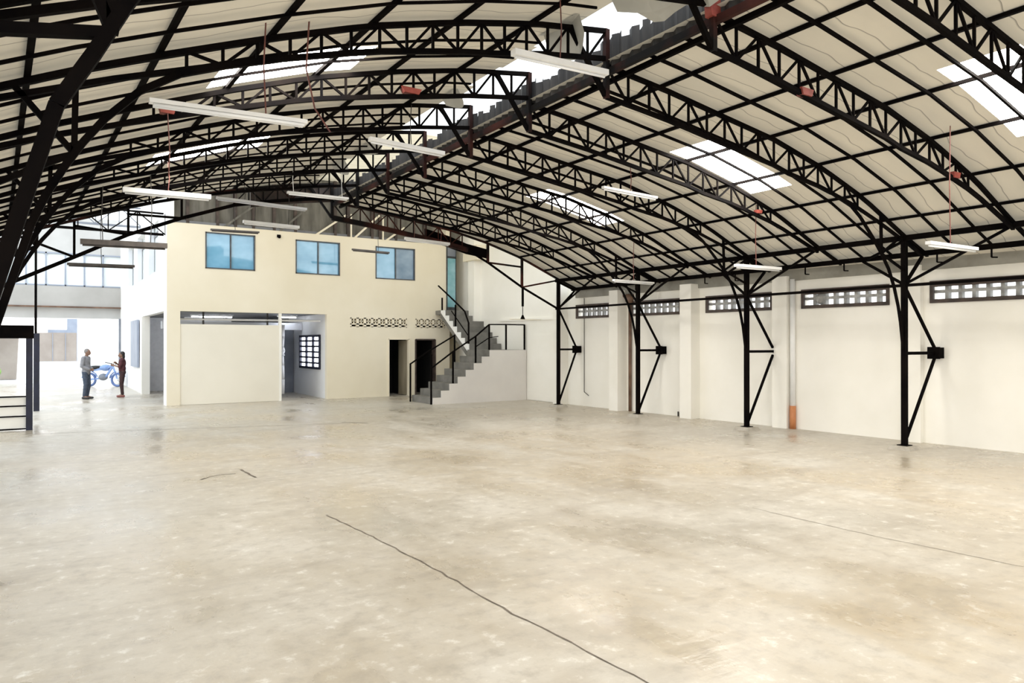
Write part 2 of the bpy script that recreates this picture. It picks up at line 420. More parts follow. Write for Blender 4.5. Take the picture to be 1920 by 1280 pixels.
# skylights: (side, p0, p1, y0, y1)
def near(v, c): return abs(v-c) < .02
sky = [('R', 2.80, 4.84, TY[3]-HB, TY[3]), ('R', 2.80, 4.84, TY[6]-HB*2, TY[6]-HB), ('R', 2.80, 4.84, TY[0], TY[0]+HB),
       ('L', .42, .68, TY[3]-HB, TY[3]), ('L', .42, .68, TY[5], TY[5]+HB),
       ('R', 2.80, 4.84, TY[0]-HB*5, TY[0]-HB*4), ('L', .42, .68, TY[0]-HB*3, TY[0]-HB*2), ('R', 2.80, 4.84, TY[0]-HB*10, TY[0]-HB*9), ('L', .42, .68, TY[0]-HB*8, TY[0]-HB*7)]  # this row is unseen, added behind the camera to light the foreground floor
def skipper(side):
    def f(p, y): return any(s[0] == side and s[1] < p < s[2] and s[3] < y < s[4] for s in sky)
    return f
prm = sorted({0, .5, 1.0, 1.6, 2.1, 2.8, 3.23, 3.8, 4.4, 4.84, 5.55, 6.2, 6.83, 7.5, 8.4})
mb = cover(RP, prm, ys, skipper('R'))
ceil = bpy.data.objects.new('ceiling', None); COL.objects.link(ceil); struct(ceil, 'curved roof of pale foil sheets over the whole hall', 'roof')
mb.build('roof_sheeting', M['sheet'], ceil)
edge = [random.choice([.06, .07, .085, .08, .065]) for _ in ys]
prl = [.085, .17, .25, .33, .42, .49, .57, .65, .68, .74, .80, .9, 1.0, 1.1, 1.22]
mb = cover(LP, prl, ys, skipper('L'), edge)
mb.build('roof_sheeting', M['sheet'], ceil)
# loose foil sheets hanging into the ridge gap
def foil(c, pts):
    mb = MB(); mb.quad(*pts); i = mb
    o = mb.build('loose_foil', M['plastic_sheet'], ceil); return o
for y0, y1, dx, dz in ((4.9, 6.0, .42, -.22), (6.5, 7.2, .30, -.34), (12.5, 13.5, .34, -.1), (14.2, 14.9, .3, -.22), (9.4, 9.9, .3, -.15)):
    mb = MB(); n = 6
    for k in range(n):
        a = y0+(y1-y0)*k/n; b = y0+(y1-y0)*(k+1)/n
        fa = math.sin(math.pi*k/n)*.5+.5; fb = math.sin(math.pi*(k+1)/n)*.5+.5
        e0 = LP(.11, a, .05); e1 = LP(.11, b, .05)
        m0 = (e0[0]+dx*.5*fa, a, e0[2]+.03); m1 = (e1[0]+dx*.5*fb, b, e1[2]+.03)
        mb.quad(e0, e1, m1, m0)
        mb.quad(m0, m1, (e1[0]+dx*fb, b, e1[2]+dz*fb), (e0[0]+dx*fa, a, e0[2]+dz*fa))
    mb.build('loose_foil', M['plastic_sheet'], ceil)
mb = MB(); C4 = [LP(.09, 4.55, .05), LP(.09, 6.0, .05), (5.62, 5.75, 5.42), (5.68, 4.85, 5.32)]
n = 6
def bl(u, v):
    a = Vector(C4[0]).lerp(Vector(C4[1]), u); b = Vector(C4[3]).lerp(Vector(C4[2]), u); p = a.lerp(b, v); p.z -= .05*math.sin(u*9)*v; return p
for p_ in range(n):
    for q_ in range(n):
        mb.quad(bl(p_/n, q_/n), bl((p_+1)/n, q_/n), bl((p_+1)/n, (q_+1)/n), bl(p_/n, (q_+1)/n))
mb.build('loose_foil', M['plastic_sheet'], ceil)
# ridge flashing with ragged top
mb = MB(); y = YB; k = 0
while y < YEND:
    dy = .09; top = 5.58+random.uniform(-.05, .05)+.03*math.sin(y*3.1)
    x = XR+.06+(.022 if k % 2 else -.022); x2 = XR+.06+(-.022 if k % 2 else .022)
    mb.quad((x, y, 5.24), (x2, y+dy, 5.24), (x2, y+dy, top), (x, y, top)); y += dy; k += 1
mb.build('ridge_flashing', M['flash'], ceil)

sl_words = {0: 'large bright skylight panel on right slope above the second column', 1: 'narrower bright skylight on right slope deeper into the hall',
            2: 'bright skylight cut by the right edge of the view', 3: 'long bright skylight on left slope nearest the camera', 4: 'thin bright skylight low on left slope farther away',
            5: 'unseen skylight added on right slope behind the camera', 6: 'unseen skylight added on left slope behind the camera', 7: 'unseen rear skylight added on right slope at the camera end', 8: 'unseen rear skylight added on left slope at the camera end'}
for i, s in enumerate(sky):
    pt = RP if s[0] == 'R' else LP
    mb = MB(); n = 4
    for k in range(n):
        a = s[1]+(s[2]-s[1])*k/n; b = s[1]+(s[2]-s[1])*(k+1)/n
        mb.quad(pt(a, s[3], .073), pt(b, s[3], .073), pt(b, s[4], .073), pt(a, s[4], .073))
    o = mb.build('window_%d' % (20+i), M['skylight']); struct(o, sl_words[i], 'skylight')

# ------------------------------------------------------------------ roof trusses
def chord(pt, ps, Y, dz, w, h, mbx):
    pts = [pt(p, Y, dz) if not callable(dz) else pt(p, Y, dz(p)) for p in ps]
    mbx.path(pts, w, h)
def depthR(s): return .38 if s < 3.6 else max(.09, .38 - (s-3.6)*.09)
def depthL(t): return .34 if t < .25 else max(.06, .34 - (t-.25)*.36)
N = 19
def make_truss(i, Y):
    last = (i == len(TY)-1); col = (i % 2 == 0)
    num = len(TY)-1-i
    if last: lab = 'black and rust red end truss closing the far end of hall roof'
    elif i == 0: lab = 'black curved lattice roof truss nearest the camera, cut by the top of view'
    else: lab = 'black curved lattice roof truss, %s in front of the far end truss' % ORD[num-1] + (', with arched knees' if col else ', without knees')
    t = thing('roof_truss', (XR, Y, 4.9), lab, 'roof truss', 'lattice roof trusses')
    mt = M['steel_rust'] if last else M['steel']
    w = .052
    # top chord
    mb = MB(); ps = [6.83*k/N for k in range(N+1)] + [7.6]
    chord(RP, ps, Y, 0, w, w, mb); mb.build('top_chord', mt, t)
    mb = MB(); ts = [k/N for k in range(N+1)] + [1.13]
    chord(LP, ts, Y, 0, w, w, mb); mb.build('top_chord', mt, t)
    # bottom chord
    if last:
        rb = [RP(s, Y, -.38) for s in (0, .9, 1.8, 2.7, 3.5)] + [(9.54, Y, 4.38)]
        lb = [LP(q, Y, -.34) for q in (0, .1, .2, .33)] + [(2.45, Y, 4.56), (1.43, Y, 4.12), (.47, Y, 3.59), (-.49, Y, 3.07), (XR-WL(Y), Y, 2.8)]
        MB().path(rb, .08, .12).build('bottom_chord', mt, t); MB().path([(9.54, Y, 4.38), (10.18, Y, 4.08), (11.31, Y, 3.45), (12.6, Y, 2.86)], .045, .05).build('raking_strut', M['steel'], t); MB().path(lb, .07, .07).build('bottom_chord', M['steel'], t)
        kn = 11
    else:
        ke = 10 if col else N
        rb = [RP(s, Y, -depthR(s)) for s in [6.83*k/N for k in range(N+1)] if not col or s < 4.95]
        lb = [LP(q, Y, -depthL(q)) for q in [k/N for k in range(N+1)] if not col or q < .66]
        if col:
            rb2 = rb[-1:] + [(11.0, Y, 4.09), (11.25, Y, 3.94), (11.65, Y, 3.6), (11.88, Y, 3.38), (12.1, Y, 3.13), (12.27, Y, 2.83), (12.40, Y, 2.5), (12.48, Y, 2.2), (12.56, Y, 1.75)]
            W = WL(Y); nd = .006 if i == 0 else 0
            lb2 = lb[-1:] + [(XR-W*(a_+(nd if b_ < 3 else 0)), Y, b_) for a_, b_ in ((.71, 4.33), (.77, 4.18), (.82, 3.97), (.86, 3.70), (.885, 3.48), (.905, 3.27), (.925, 3.03), (.94, 2.8), (.958, 2.4), (.98, 1.9))]
            MB().path(rb2, .038, .042).build('arched_knee', mt, t); MB().path(lb2, .05, .055).build('arched_knee', mt, t)
            MB().bar(RP(6.08, Y), (11.88, Y, 3.38), .04).build('knee_post', mt, t)
            MB().bar((12.57, Y, 3.14), (11.88, Y, 3.38), .035).build('knee_brace', mt, t); MB().bar((11.88, Y, 3.38), RP(6.78, Y), .035).build('knee_brace', mt, t)
            n1 = (XR-W*.895, Y, 3.38) if i else (XR-W*.914, Y, 3.13)
            MB().bar(LP(.893 if i else .915, Y), n1, .045).build('knee_post', mt, t)
            MB().bar(n1, LP(.96, Y), .045).build('knee_brace', mt, t)
            MB().bar(n1, (XR-W*.985, Y, 3.05), .045).build('knee_brace', mt, t)
            # thin continuation of the bottom chord to the eave
            MB().path([RP(s, Y, -depthR(s)) for s in (4.65, 5.3, 6.0, 6.83)], .045).build('bottom_chord', mt, t)
            MB().path([LP(q, Y, -depthL(q)) for q in (.65, .75, .85, 1.0)], .045).build('bottom_chord', mt, t)
        MB().path(rb, .048, .052).build('bottom_chord', mt, t); MB().path(lb, .048, .052).build('bottom_chord', mt, t)
    if last:
        ps_ = [3.9, 4.5, 5.1, XR]
        mb = MB()
        for a_, b_ in zip(ps_, ps_[1:]):
            za, zb = ip(PL, (XR-a_)/WL(Y)), ip(PL, (XR-b_)/WL(Y))
            mb.hexa([(a_, Y+.06, za-.42), (b_, Y+.06, zb-.42), (b_, Y+.1, zb-.42), (a_, Y+.1, za-.42), (a_, Y+.06, za+.02), (b_, Y+.06, zb+.02), (b_, Y+.1, zb+.02), (a_, Y+.1, za+.02)])
        mb.build('closing_board', M['dark_wood'], t)
        mb = MB(); pr_ = [(8.3, 4.60, 4.86), (9.0, 4.42, 4.72), (9.54, 4.28, 4.56), (10.2, 4.20, 4.45)]
        for (a_, l0, h0), (b_, l1, h1) in zip(pr_, pr_[1:]):
            mb.hexa([(a_, Y+.06, l0), (b_, Y+.06, l1), (b_, Y+.1, l1), (a_, Y+.1, l0), (a_, Y+.06, h0), (b_, Y+.06, h1), (b_, Y+.1, h1), (a_, Y+.1, h0)])
        mb.build('closing_board', M['steel'], t)
    # ridge post joining both halves, and first diagonal of the right half
    MB().bar((XR, Y, 4.87), (XR, Y, 5.72), .06).build('ridge_post', M['steel_rust'], t)
    MB().bar((XR-.02, Y, 4.9), (XR-.55, Y, 5.6), .05).build('ridge_brace', mt, t)
    # web
    def web(pt, ps, dep, lim):
        for k in range(1, len(ps)):
            if ps[k] > lim: break
            top = pt(ps[k], Y); bot = pt(ps[k], Y, -dep(ps[k]))
            MB().bar(top, bot, .026).build('web_post', mt, t)
            p0 = ps[k-1]
            a = pt(p0, Y) if k % 2 else pt(p0, Y, -dep(p0)); b = pt(ps[k], Y, -dep(ps[k])) if k % 2 else pt(ps[k], Y)
            MB().bar(a, b, .026).build('web_brace', mt, t)
    sR = [6.83*k/N for k in range(N)]; sL = [k/21 for k in range(21)]
    web(RP, sR, depthR, 5.4 if not last else 3.6); web(LP, sL, depthL, .78 if not last else .36)
    if last:
        for (x, z) in ((10.18, 4.08), (11.31, 3.45)):
            MB().bar((x, Y, z), (x, Y, ip(PR, x-XR)), .06).build('web_post', mt, t)
        MB().bar((11.31, Y, 3.45), (12.6, Y, 3.71), .045).build('web_brace', mt, t)
        MB().bar((10.18, Y, 4.08), (11.31, Y, 4.02), .045).build('web_brace', mt, t)
        for (x, z) in ((2.45, 4.56), (1.43, 4.12), (.47, 3.59), (-.49, 3.07)):
            MB().bar((x, Y, z), (x, Y, ip(PL, (XR-x)/WL(Y))), .045).build('web_post', M['steel'], t)
        MB().bar((.47, Y, 3.59), (-.49, Y, 3.95), .045).build('web_brace', M['steel'], t)
        MB().bar((1.43, Y, 4.12), (.47, Y, 4.22), .045).build('web_brace', M['steel'], t)
        MB().bar((2.45, Y, 4.56), (1.43, Y, 4.55), .045).build('web_brace', M['steel'], t)
    # red primed gusset plates
    for (s, side, tr_) in [(2, 'R', 0), (2, 'L', .78)]: pass
    return t
trusses = [make_truss(i, Y) for i, Y in enumerate(TY)]
def gusset(i, x, z, w=.16, h=.12):
    mb = MB(); Y = TY[i]; mb.hexa([(x-w/2, Y-.045, z-h/2), (x+w/2, Y-.045, z-h/2), (x+w/2, Y+.045, z-h/2), (x-w/2, Y+.045, z-h/2),
                                 (x-w*.7, Y-.045, z+h/2), (x+w*.7, Y-.045, z+h/2), (x+w*.7, Y+.045, z+h/2), (x-w*.7, Y+.045, z+h/2)])
    mb.build('gusset_plate', M['red_primer'], trusses[i])['label'] = 'red primed gusset plate'
# (x along the chord, below the truss)
gusset(3, 1.08, 4.36, .13, .11); gusset(3, 3.93, 5.10, .2, .07)
gusset(1, 7.32, 4.74, .16, .08); gusset(1, 10.77, 4.23, .14, .08); gusset(3, 10.82, 4.24, .1, .06); gusset(1, XR, 5.35, .14, .26)

# ------------------------------------------------------------------ purlins, rafters, eave beams
YP0 = 1.2
def longit(ptfun, name, label, cat, grp, w, h, mat, y0=YP0, y1=YEND, seg=9):
    mb = MB(); pts = [ptfun(y0+(y1-y0)*k/seg) for k in range(seg+1)]
    mb.path(pts, w, h); o = mb.build(name, mat, loc=pts[0]); tag(o, label, cat, grp); return o
for k, t in enumerate([.17, .33, .485, .645, .795, .945]):
    longit(lambda y, t=t: LP(t, y, .046), 'purlin', 'long black purlin along left roof slope, %s down from the ridge gap' % ORD[k], 'purlin', 'purlins on the left roof slope', .045, .042, M['steel'])
for k, s in enumerate([.97, 2.08, 3.22, 4.38, 5.52, 6.35]):
    longit(lambda y, s=s: RP(s, y, .046), 'purlin', 'long black purlin along right roof slope, %s down from the ridge beam' % ORD[k], 'purlin', 'purlins on the right roof slope', .045, .042, M['steel'])
longit(lambda y: (XR+.03, y, 5.2), 'ridge_beam', 'rust red and black ridge beam under the dark flashing', 'beam', None, .06, .08, M['steel_rust'])
longit(lambda y: (XR+.24, y, 5.19), 'ridge_beam', 'thin black ridge beam running just right of the rusty one', 'beam', None, .05, .06, M['steel'])
longit(lambda y: (12.6, y, 3.70), 'eave_beam', 'black eave beam resting on the tops of the right columns', 'beam', None, .08, .09, M['steel'])
outer = longit(lambda y: (13.2, y, 3.47), 'eave_beam', 'black outer eave beam close above the right wall', 'beam', None, .07, .09, M['steel'])
longit(lambda y: (12.6, y, 2.87), 'tie_rail', 'black horizontal tie rail linking the right columns across the vents', 'rail', None, .05, .05, M['steel'])
longit(lambda y: LP(1.0, y, -.04), 'eave_beam', 'black eave beam along the left edge of the hall roof', 'beam', None, .08, .09, M['steel'])
# rafters between trusses
n = 0
for b in range(len(TY)-1, -1, -1):
    for q in (1, 2):
        Y = TY[b] - BAY*q/3
        if Y < 2.2: continue
        mb = MB(); mb.path([RP(s, Y, .005) for s in (.2, 1.0, 2.1, 3.23, 4.4, 5.55, 6.83, 7.45)], .032, .034)
        tag(mb.build('rafter', M['steel'], loc=RP(.2, Y, .01)), 'thin black rafter on right roof slope, %s in front of the end truss' % ORD[n], 'rafter', 'rafters between trusses on the right slope')
        mb = MB(); mb.path([LP(s, Y, .008) for s in (.1, .17, .33, .49, .65, .8, .9, 1.0, 1.1)], .022, .026)
        tag(mb.build('rafter', M['steel'], loc=LP(.1, Y, .01)), 'thin black rafter on left roof slope, %s in front of the end truss' % ORD[n], 'rafter', 'rafters between trusses on the left slope')
        n += 1
# hooks under the outer eave beam
for y in (4.8, 5.61, 6.48, 8.24, 9.1, 10.9, 11.8, 14.2):
    MB().path([(13.2, y, 3.44), (13.2, y, 3.29), (13.2, y-.09, 3.28)], .022).build('hook', M['steel'], outer)

# ------------------------------------------------------------------ steel columns on the right
cl = ['tall black steel column nearest the camera on right side, with wall bracket', 'tall black steel column, second from camera, bracket hidden by a pilaster',
      'tall black steel column, third from camera, in front of brown pipe', 'tall black steel column at the far right end of the hall']
for k, i in enumerate((2, 4, 6, 8)):
    Y = TY[i]; XC = 12.6
    t = thing('steel_column', (XC, Y, .07), cl[k], 'column', 'steel columns along the right wall')
    MB().box(XC-.042, XC+.042, Y-.042, Y+.042, .07, 3.68).build('post', M['steel'], t)
    MB().box(XC-.09, XC+.09, Y-.09, Y+.09, .068, .08).build('base_plate', M['steel'], t)
    xb = XW(Y)-.04 if k != 1 else XW(Y)-.17
    MB().bar((XC+.03, Y, 1.68), (xb, Y, 1.68), .055).build('strut', M['steel'], t)
    xe = xb-.1 if k != 1 else xb
    MB().bar((XC+.03, Y, 2.83), (xe, Y, 1.76), .042).build('brace', M['steel'], t)
    MB().bar((xe, Y, 1.6), (XC+.03, Y, .15), .042).build('brace', M['steel'], t)
    mb = MB()
    if k != 1: mb.box(xb-.13, xb+.03, Y-.1, Y+.1, 1.58, 1.78); mb.box(xb-.15, xb-.13, Y-.11, Y+.11, 1.57, 1.79); mb.build('wall_bracket', M['steel'], t)
    MB().bar((XC, Y, 2.87), (13.2, Y, 3.42), .045).build('outrigger', M['steel'], t)
    MB().bar((XC, Y, 3.66), (13.2, Y, 3.44), .05).build('outrigger', M['steel'], t)
    if k < 4:
        for sg in (1, -1):
            if sg == 1 and k == 3: continue
            if sg == -1: MB().bar((XC, Y-.03, 2.9), (XC, Y-1.62, 3.66), .04).build('eave_brace', M['steel'], t)
            else:
                MB().bar((XC, Y+.03, 2.9), (13.18, Y+1.1, 3.43), .04).build('eave_brace', M['steel'], t)
                MB().bar((XC, Y+.03, 3.64), (13.18, Y+1.1, 3.43), .04).build('eave_brace', M['steel'], t)
    mb = MB(); mb.hexa([(XC-.2, Y-.2, 0), (XC+.2, Y-.2, 0), (XC+.2, Y+.2, 0), (XC-.2, Y+.2, 0), (XC-.16, Y-.16, .067), (XC+.16, Y-.16, .067), (XC+.16, Y+.16, .067), (XC-.16, Y+.16, .067)])
    tag(mb.build('concrete_footing', M['footing'], loc=(XC, Y, 0)), ['low concrete footing block under the nearest steel column', 'low concrete footing block under the second steel column',
        'low concrete footing block under the third steel column', 'low concrete footing block under the farthest steel column'][k], 'footing', 'column footings')
# column that carries the nearest truss on the right, and the left row, carry the roof outside the view
for k, i in enumerate((0, 2, 4, 6, 8)):
    Y = TY[i]
    for x, top in ((XR-WL(Y)*(.985 if i else 1.012), 3.7),) + (((12.6, 3.68),) if i == 0 else ()):
        MB().box(x-.06, x+.06, Y-.06, Y+.06, 0, top).build('column_leg', M['steel'], trusses[i])

# ------------------------------------------------------------------ mezzanine block
YM = 23.4
mb = MB()
mh = [(3.37, 7.87, 0, 2.83), (10.07, 10.86, 0, 2.02), (11.11, 11.9, 0, 2.0),
      (4.07, 5.54, 4.15, 5.27), (6.82, 8.31, 4.14, 5.25), (9.59, 11.09, 4.11, 5.24),
      (8.68, 10.78, 2.42, 2.74), (11.12, 12.3, 2.42, 2.74)]
wall(mb, (3.0, YM), (12.34, YM), 0, 5.45, .2, [(a-3.0, b-3.0, c, d) for a, b, c, d in mh])
wm = struct(mb.build('wall_back', M['wall_warm']), 'cream front wall of the two storey office block with three upper windows', 'wall')
mb = MB()   # side wall of the block, facing the bright court
wall(mb, (2.9, 39.0), (3.0, YM), 0, 7.2, .2, [(39-29.3, 39-24.0, 0, 2.84), (39-27.3, 39-25.2, 4.2, 5.8), (39-31.0, 39-28.6, 4.2, 5.9), (39-34.6, 39-32.2, 4.2, 5.9)])
ws = struct(mb.build('wall_left', M['wall_white']), 'white side wall of the office block facing the bright court', 'wall')
for (a, b) in ((25.2, 27.3), (28.6, 31.0), (32.2, 34.6)):
    MB().bar((3.02, b, 4.2), (3.02, b, 5.85), .16, .12).build('window_reveal', M['wall_cool'], ws)
MB().box(3.12, 3.16, 23.6, 36, 4.1, 6.0).build('inner_blind', M['glass_pale'], ws)
MB().box(2.86, 2.93, 30.2, 32.6, .95, 2.75).build('wall_panel', M['palepanel'], ws)
MB().box(2.93, 3.2, 29.3, 29.5, 0, 2.84).build('jamb', M['wall'], ws)
# rest of the block: slabs, partitions
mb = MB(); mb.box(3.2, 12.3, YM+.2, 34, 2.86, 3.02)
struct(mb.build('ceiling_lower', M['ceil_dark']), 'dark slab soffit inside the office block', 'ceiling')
mb = MB()
mb.box(3.15, 12.34, YM+.2, YM+.3, 5.25, 5.45)
mb.box(3.1, 9.4, 33.9, 34.05, 0, 5.4)      # rear wall
mb.box(9.2, 9.35, YM+.2, 34, 0, 2.86)      # toilet side partition
struct(mb.build('wall_inner', M['wall_cool']), 'pale inner walls seen through the ground floor openings', 'wall')
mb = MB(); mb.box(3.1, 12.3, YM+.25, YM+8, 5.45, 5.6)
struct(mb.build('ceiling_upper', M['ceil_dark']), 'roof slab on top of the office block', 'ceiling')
# inner side wall with grille window
mb = MB(); wall(mb, (7.9, YM+4.6), (7.9, YM+.2), 0, 2.86, .15, [(4.6-3.05, 4.6-.75, .98, 2.14)])
wi = struct(mb.build('wall_partition', M['wall_white']), 'white partition with a barred window inside the open office bay', 'wall')
w = thing('window_10', (7.9, YM+1.9, .98), 'dark blue barred window glowing white inside the open office bay', 'window', None, 'structure')
mb = MB(); ya, yb = YM+.75, YM+3.05
for y in (ya+.03, yb-.03): mb.box(7.84, 7.92, y-.04, y+.04, .98, 2.14)
for z in (1.0, 2.12): mb.box(7.84, 7.92, ya, yb, z-.04, z+.04)
for f in (1/3., 2/3.): y = ya+(yb-ya)*f; mb.box(7.85, 7.91, y-.06, y+.06, .98, 2.14)
mb.build('window_frame', M['blueframe'], w)
mb = MB()
for k in range(1, 6): z = .98+1.16*k/6; mb.box(7.86, 7.89, ya, yb, z-.03, z+.03)
mb.build('bars', M['blueframe'], w)
def mat_lit():
    m, nt, b = newmat('daylit_frosted_pane')
    e = nt.nodes.new('ShaderNodeEmission'); e.inputs['Color'].default_value = (.86, .90, 1.0, 1); e.inputs['Strength'].default_value = 4.5
    link(nt, e.outputs[0], nt.nodes['Material Output'].inputs['Surface']); return m
M['lit_pane'] = mat_lit()
MB().box(7.97, 7.98, ya, yb, .98, 2.14).build('pane', M['lit_pane'], w)
# furniture panels in the open bay
tag(MB().box(6.45, 6.52, 24.6, 29.4, 0, 2.45).box(6.45, 7.25, 29.4, 29.46, .1, 2.45).build('room_divider', M['greypanel'], loc=(6.5, 26, 0)), 'dark blue grey divider panel just inside the open bay', 'panel')
tag(MB().box(7.25, 7.88, 27.3, 27.42, 0, 2.36).build('cabinet_panel', M['greypanel'], loc=(7.6, 27.3, 0)), 'tall grey cupboard side left of the barred window', 'cupboard')
t = thing('rolled_curtain', (6.75, 25.3, 0), 'long white curtain gathered by a tie inside the open bay', 'curtain')
mb = MB(); zc = [(0.1, .07), (.6, .075), (1.1, .06), (1.45, .045), (1.6, .09), (1.75, .05), (2.1, .07), (2.5, .075)]
for (a, ra), (b, rb) in zip(zc, zc[1:]): mb.tube((6.92, 25.3, a), (6.92, 25.3, b), ra, 12, rb)
mb.build('curtain', M['cloth_white'], t, True)
MB().torus((6.92, 25.3, 1.45), .06, .02, (0, 0, 1), 14, 6).build('tie', M['cloth_white'], t, True)
def mat_added_tube():
    m, nt, b = newmat('added_tube_glow')
    e = nt.nodes.new('ShaderNodeEmission'); e.inputs['Color'].default_value = (.88, .92, 1.0, 1); e.inputs['Strength'].default_value = 30
    link(nt, e.outputs[0], nt.nodes['Material Output'].inputs['Surface']); return m
M['added_tube'] = mat_added_tube()
for (x0, x1, yy, lb) in ((4.2, 5.6, 26.9, 'added lit white tube lamp under the slab behind the cream board'), (6.9, 7.6, 25.9, 'short added lit tube lamp under the slab over the open bay'), (4.4, 5.8, 29.6, 'added lit tube lamp under the slab deeper in the side room')):  # lamps added to brighten the ground floor rooms
    t = thing('added_tube_lamp', ((x0+x1)/2, yy, 2.8), lb, 'lamp')
    MB().box(x0, x1, yy-.04, yy+.04, 2.81, 2.86).build('housing', M['fixture'], t)
    MB().tube((x0+.04, yy, 2.79), (x1-.04, yy, 2.79), .018, 8).build('tube', M['added_tube'], t, True)
# cream infill partition and pipe rail above it
t = thing('partition_board', (4.8, YM+.06, 0), 'large cream board closing most of the ground floor opening', 'partition')
MB().box(3.375, 6.3, YM+.03, YM+.11, 0.005, 2.44).build('board', M['partition'], t)
MB().box(6.3, 6.38, YM+.02, YM+.14, 0, 2.83).build('post', M['wall'], t)
t = thing('curtain_rail', (5, YM+.5, 2.6), 'pale pipe rail seen in the gap above cream board', 'rail')
MB().tube((3.4, YM+.5, 2.60), (7.8, YM+.5, 2.62), .035, 10).build('rail', M['pvc_white'], t)
for x in (4.1, 6.05): MB().tube((x, YM+.5, 2.45), (x, YM+.5, 2.85), .03, 8).build('bracket', M['wire'], t)
struct(MB().box(3.2, 7.88, 26.2, 26.3, 2.35, 2.6).build('trim_1', M['wall_cool']), 'pale beam under the slab inside the office block', 'beam')
# inner back panel behind side opening
tag(MB().box(3.3, 6.4, 31.0, 31.08, 0, 2.86).build('roller_shutter', M['cloth_white'], loc=(4.6, 31, 0)), 'pale blue grey shutter inside the side opening of the block', 'shutter')

# upper windows
for k, (a, b, c, d) in enumerate(mh[3:6]):
    w = thing('window_%d' % (11+k), ((a+b)/2, YM, c), ['blue upper window of the office block, leftmost', 'blue upper window of the office block, middle one', 'greyer upper window of the office block, rightmost'][k], 'window', None, 'structure')
    mb = MB(); e = .035
    mb.box(a, a+e, YM-.02, YM+.1, c, d); mb.box(b-e, b, YM-.02, YM+.1, c, d); mb.box(a, b, YM-.02, YM+.1, c, c+e); mb.box(a, b, YM-.02, YM+.1, d-e, d); m_ = (a+b)/2; mb.box(m_-.02, m_+.02, YM-.01, YM+.1, c, d)
    mb.build('window_frame', M['alu'], w)
    MB().box(a+e, m_-.02, YM+.03, YM+.045, c+e, d-e).build('pane', M['glass_blue' if k < 2 else 'glass_blue'], w)
    MB().box(m_+.02, b-e, YM+.05, YM+.065, c+e, d-e).build('pane', M['glass_blue' if k < 2 else 'glass_grey'], w)
# upper room floor dark behind panes is closed by the slab; doors
for k, (a, b, h) in enumerate(((10.07, 10.86, 2.02), (11.11, 11.9, 2.0))):
    w = thing('door_%d' % (k+1), ((a+b)/2, YM, 0), ['dark doorway with a half open brown door leaf, left of the stairs', 'black open doorway behind the stair handrail'][k], 'door', None, 'structure')
    mb = MB(); mb.box(a-.02, a+.03, YM-.03, YM+.2, 0, h); mb.box(b-.03, b+.02, YM-.03, YM+.2, 0, h); mb.box(a, b, YM-.03, YM+.2, h-.03, h+.02)
    mb.build('door_frame', M['dark_wood'] if k else M['wall_warm'], w)
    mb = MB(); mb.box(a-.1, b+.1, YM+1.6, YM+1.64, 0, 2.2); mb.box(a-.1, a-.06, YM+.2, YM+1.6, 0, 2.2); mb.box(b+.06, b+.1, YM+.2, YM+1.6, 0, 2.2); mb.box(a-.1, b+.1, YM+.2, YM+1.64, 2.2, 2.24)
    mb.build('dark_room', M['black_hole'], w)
    if k == 0:
        MB().hexa([(b-.04, YM+.1, .02), (b-.0, YM+.1, .02), (b-.10, YM+.6, .02), (b-.14, YM+.6, .02), (b-.04, YM+.1, 1.97), (b-.0, YM+.1, 1.97), (b-.10, YM+.6, 1.97), (b-.14, YM+.6, 1.97)]).build('door_leaf', M['door_face'], w)
# breeze block strips
for k, (a, b, n) in enumerate(((8.68, 10.78, 8), (11.12, 12.3, 5))):
    w = thing('window_%d' % (14+k), ((a+b)/2, YM, 2.42), ['row of eight small vent blocks above the left doorway', 'row of five small vent blocks beside the stair stringer'][k], 'vent window', None, 'structure')
    mb = MB(); c, d = 2.42, 2.74; wd = (b-a)/n
    for i in range(n+1):
        x = a + wd*i; mb.box(max(a, x-.045), min(b, x+.045), YM-.004, YM+.12, c, d)
    mb.box(a, b, YM-.004, YM+.12, d-.035, d); mb.box(a, b, YM-.004, YM+.12, 2.50, 2.545); mb.box(a, b, YM-.004, YM+.12, c, c+.02)
    for i in range(n):
        x = a+wd*(i+.5); mb.box(x-.016, x+.016, YM+.0, YM+.1, 2.545, d)
        mb.box(x-.07, x+.07, YM+.0, YM+.1, 2.61, 2.635)
    mb.build('vent_blocks', M['wall_warm'], w)
    MB().box(a, b, YM+.16, YM+.18, c, d).build('dark_backing', M['black_hole'], w)
t = thing('security_camera', (6.28, YM-.03, 5.29), 'small black security camera between the first two upper windows', 'camera')
MB().sphere((6.28, YM-.06, 5.29), .055, 10).build('dome', M['steel'], t, True); MB().box(6.22, 6.34, YM-.02, YM, 5.27, 5.36).build('mount', M['steel'], t)

# gable cladding above the block
mb = MB(); wall(mb, (3.0, YM+.35), (14.3, YM+.35), 5.4, 8.2, .1)
wg = struct(mb.build('wall_gable', M['gable']), 'grey weathered cladding above the office block', 'wall')
for x in (3.61, 4.47, 5.0, 5.55, 6.2, 6.89, 8.24, 8.7, 9.57, 9.86, 10.47, 11.6):
    MB().bar((x, YM+.28, 5.45), (x, YM+.28, 8.2), .09).build('stud', M['dark_wood'], wg)
for (x0, z0, x1, z1) in ((7.5, 5.45, 8.6, 6.25), (8.85, 5.45, 9.8, 6.35), (10.0, 5.45, 10.75, 6.0), (4.6, 5.45, 5.5, 6.2), (6.3, 5.45, 7.1, 6.2)):
    MB().bar((x0, YM+.16, z0), (x1, YM+.16, z1), .06).build('brace', M['wall_warm'] if x0 > 7 else M['gable'], wg)
for x in (8.78, 9.95): MB().bar((x, YM+.2, 5.45), (x, YM+.2, 6.3), .05).build('stud', M['wall_warm'], wg)
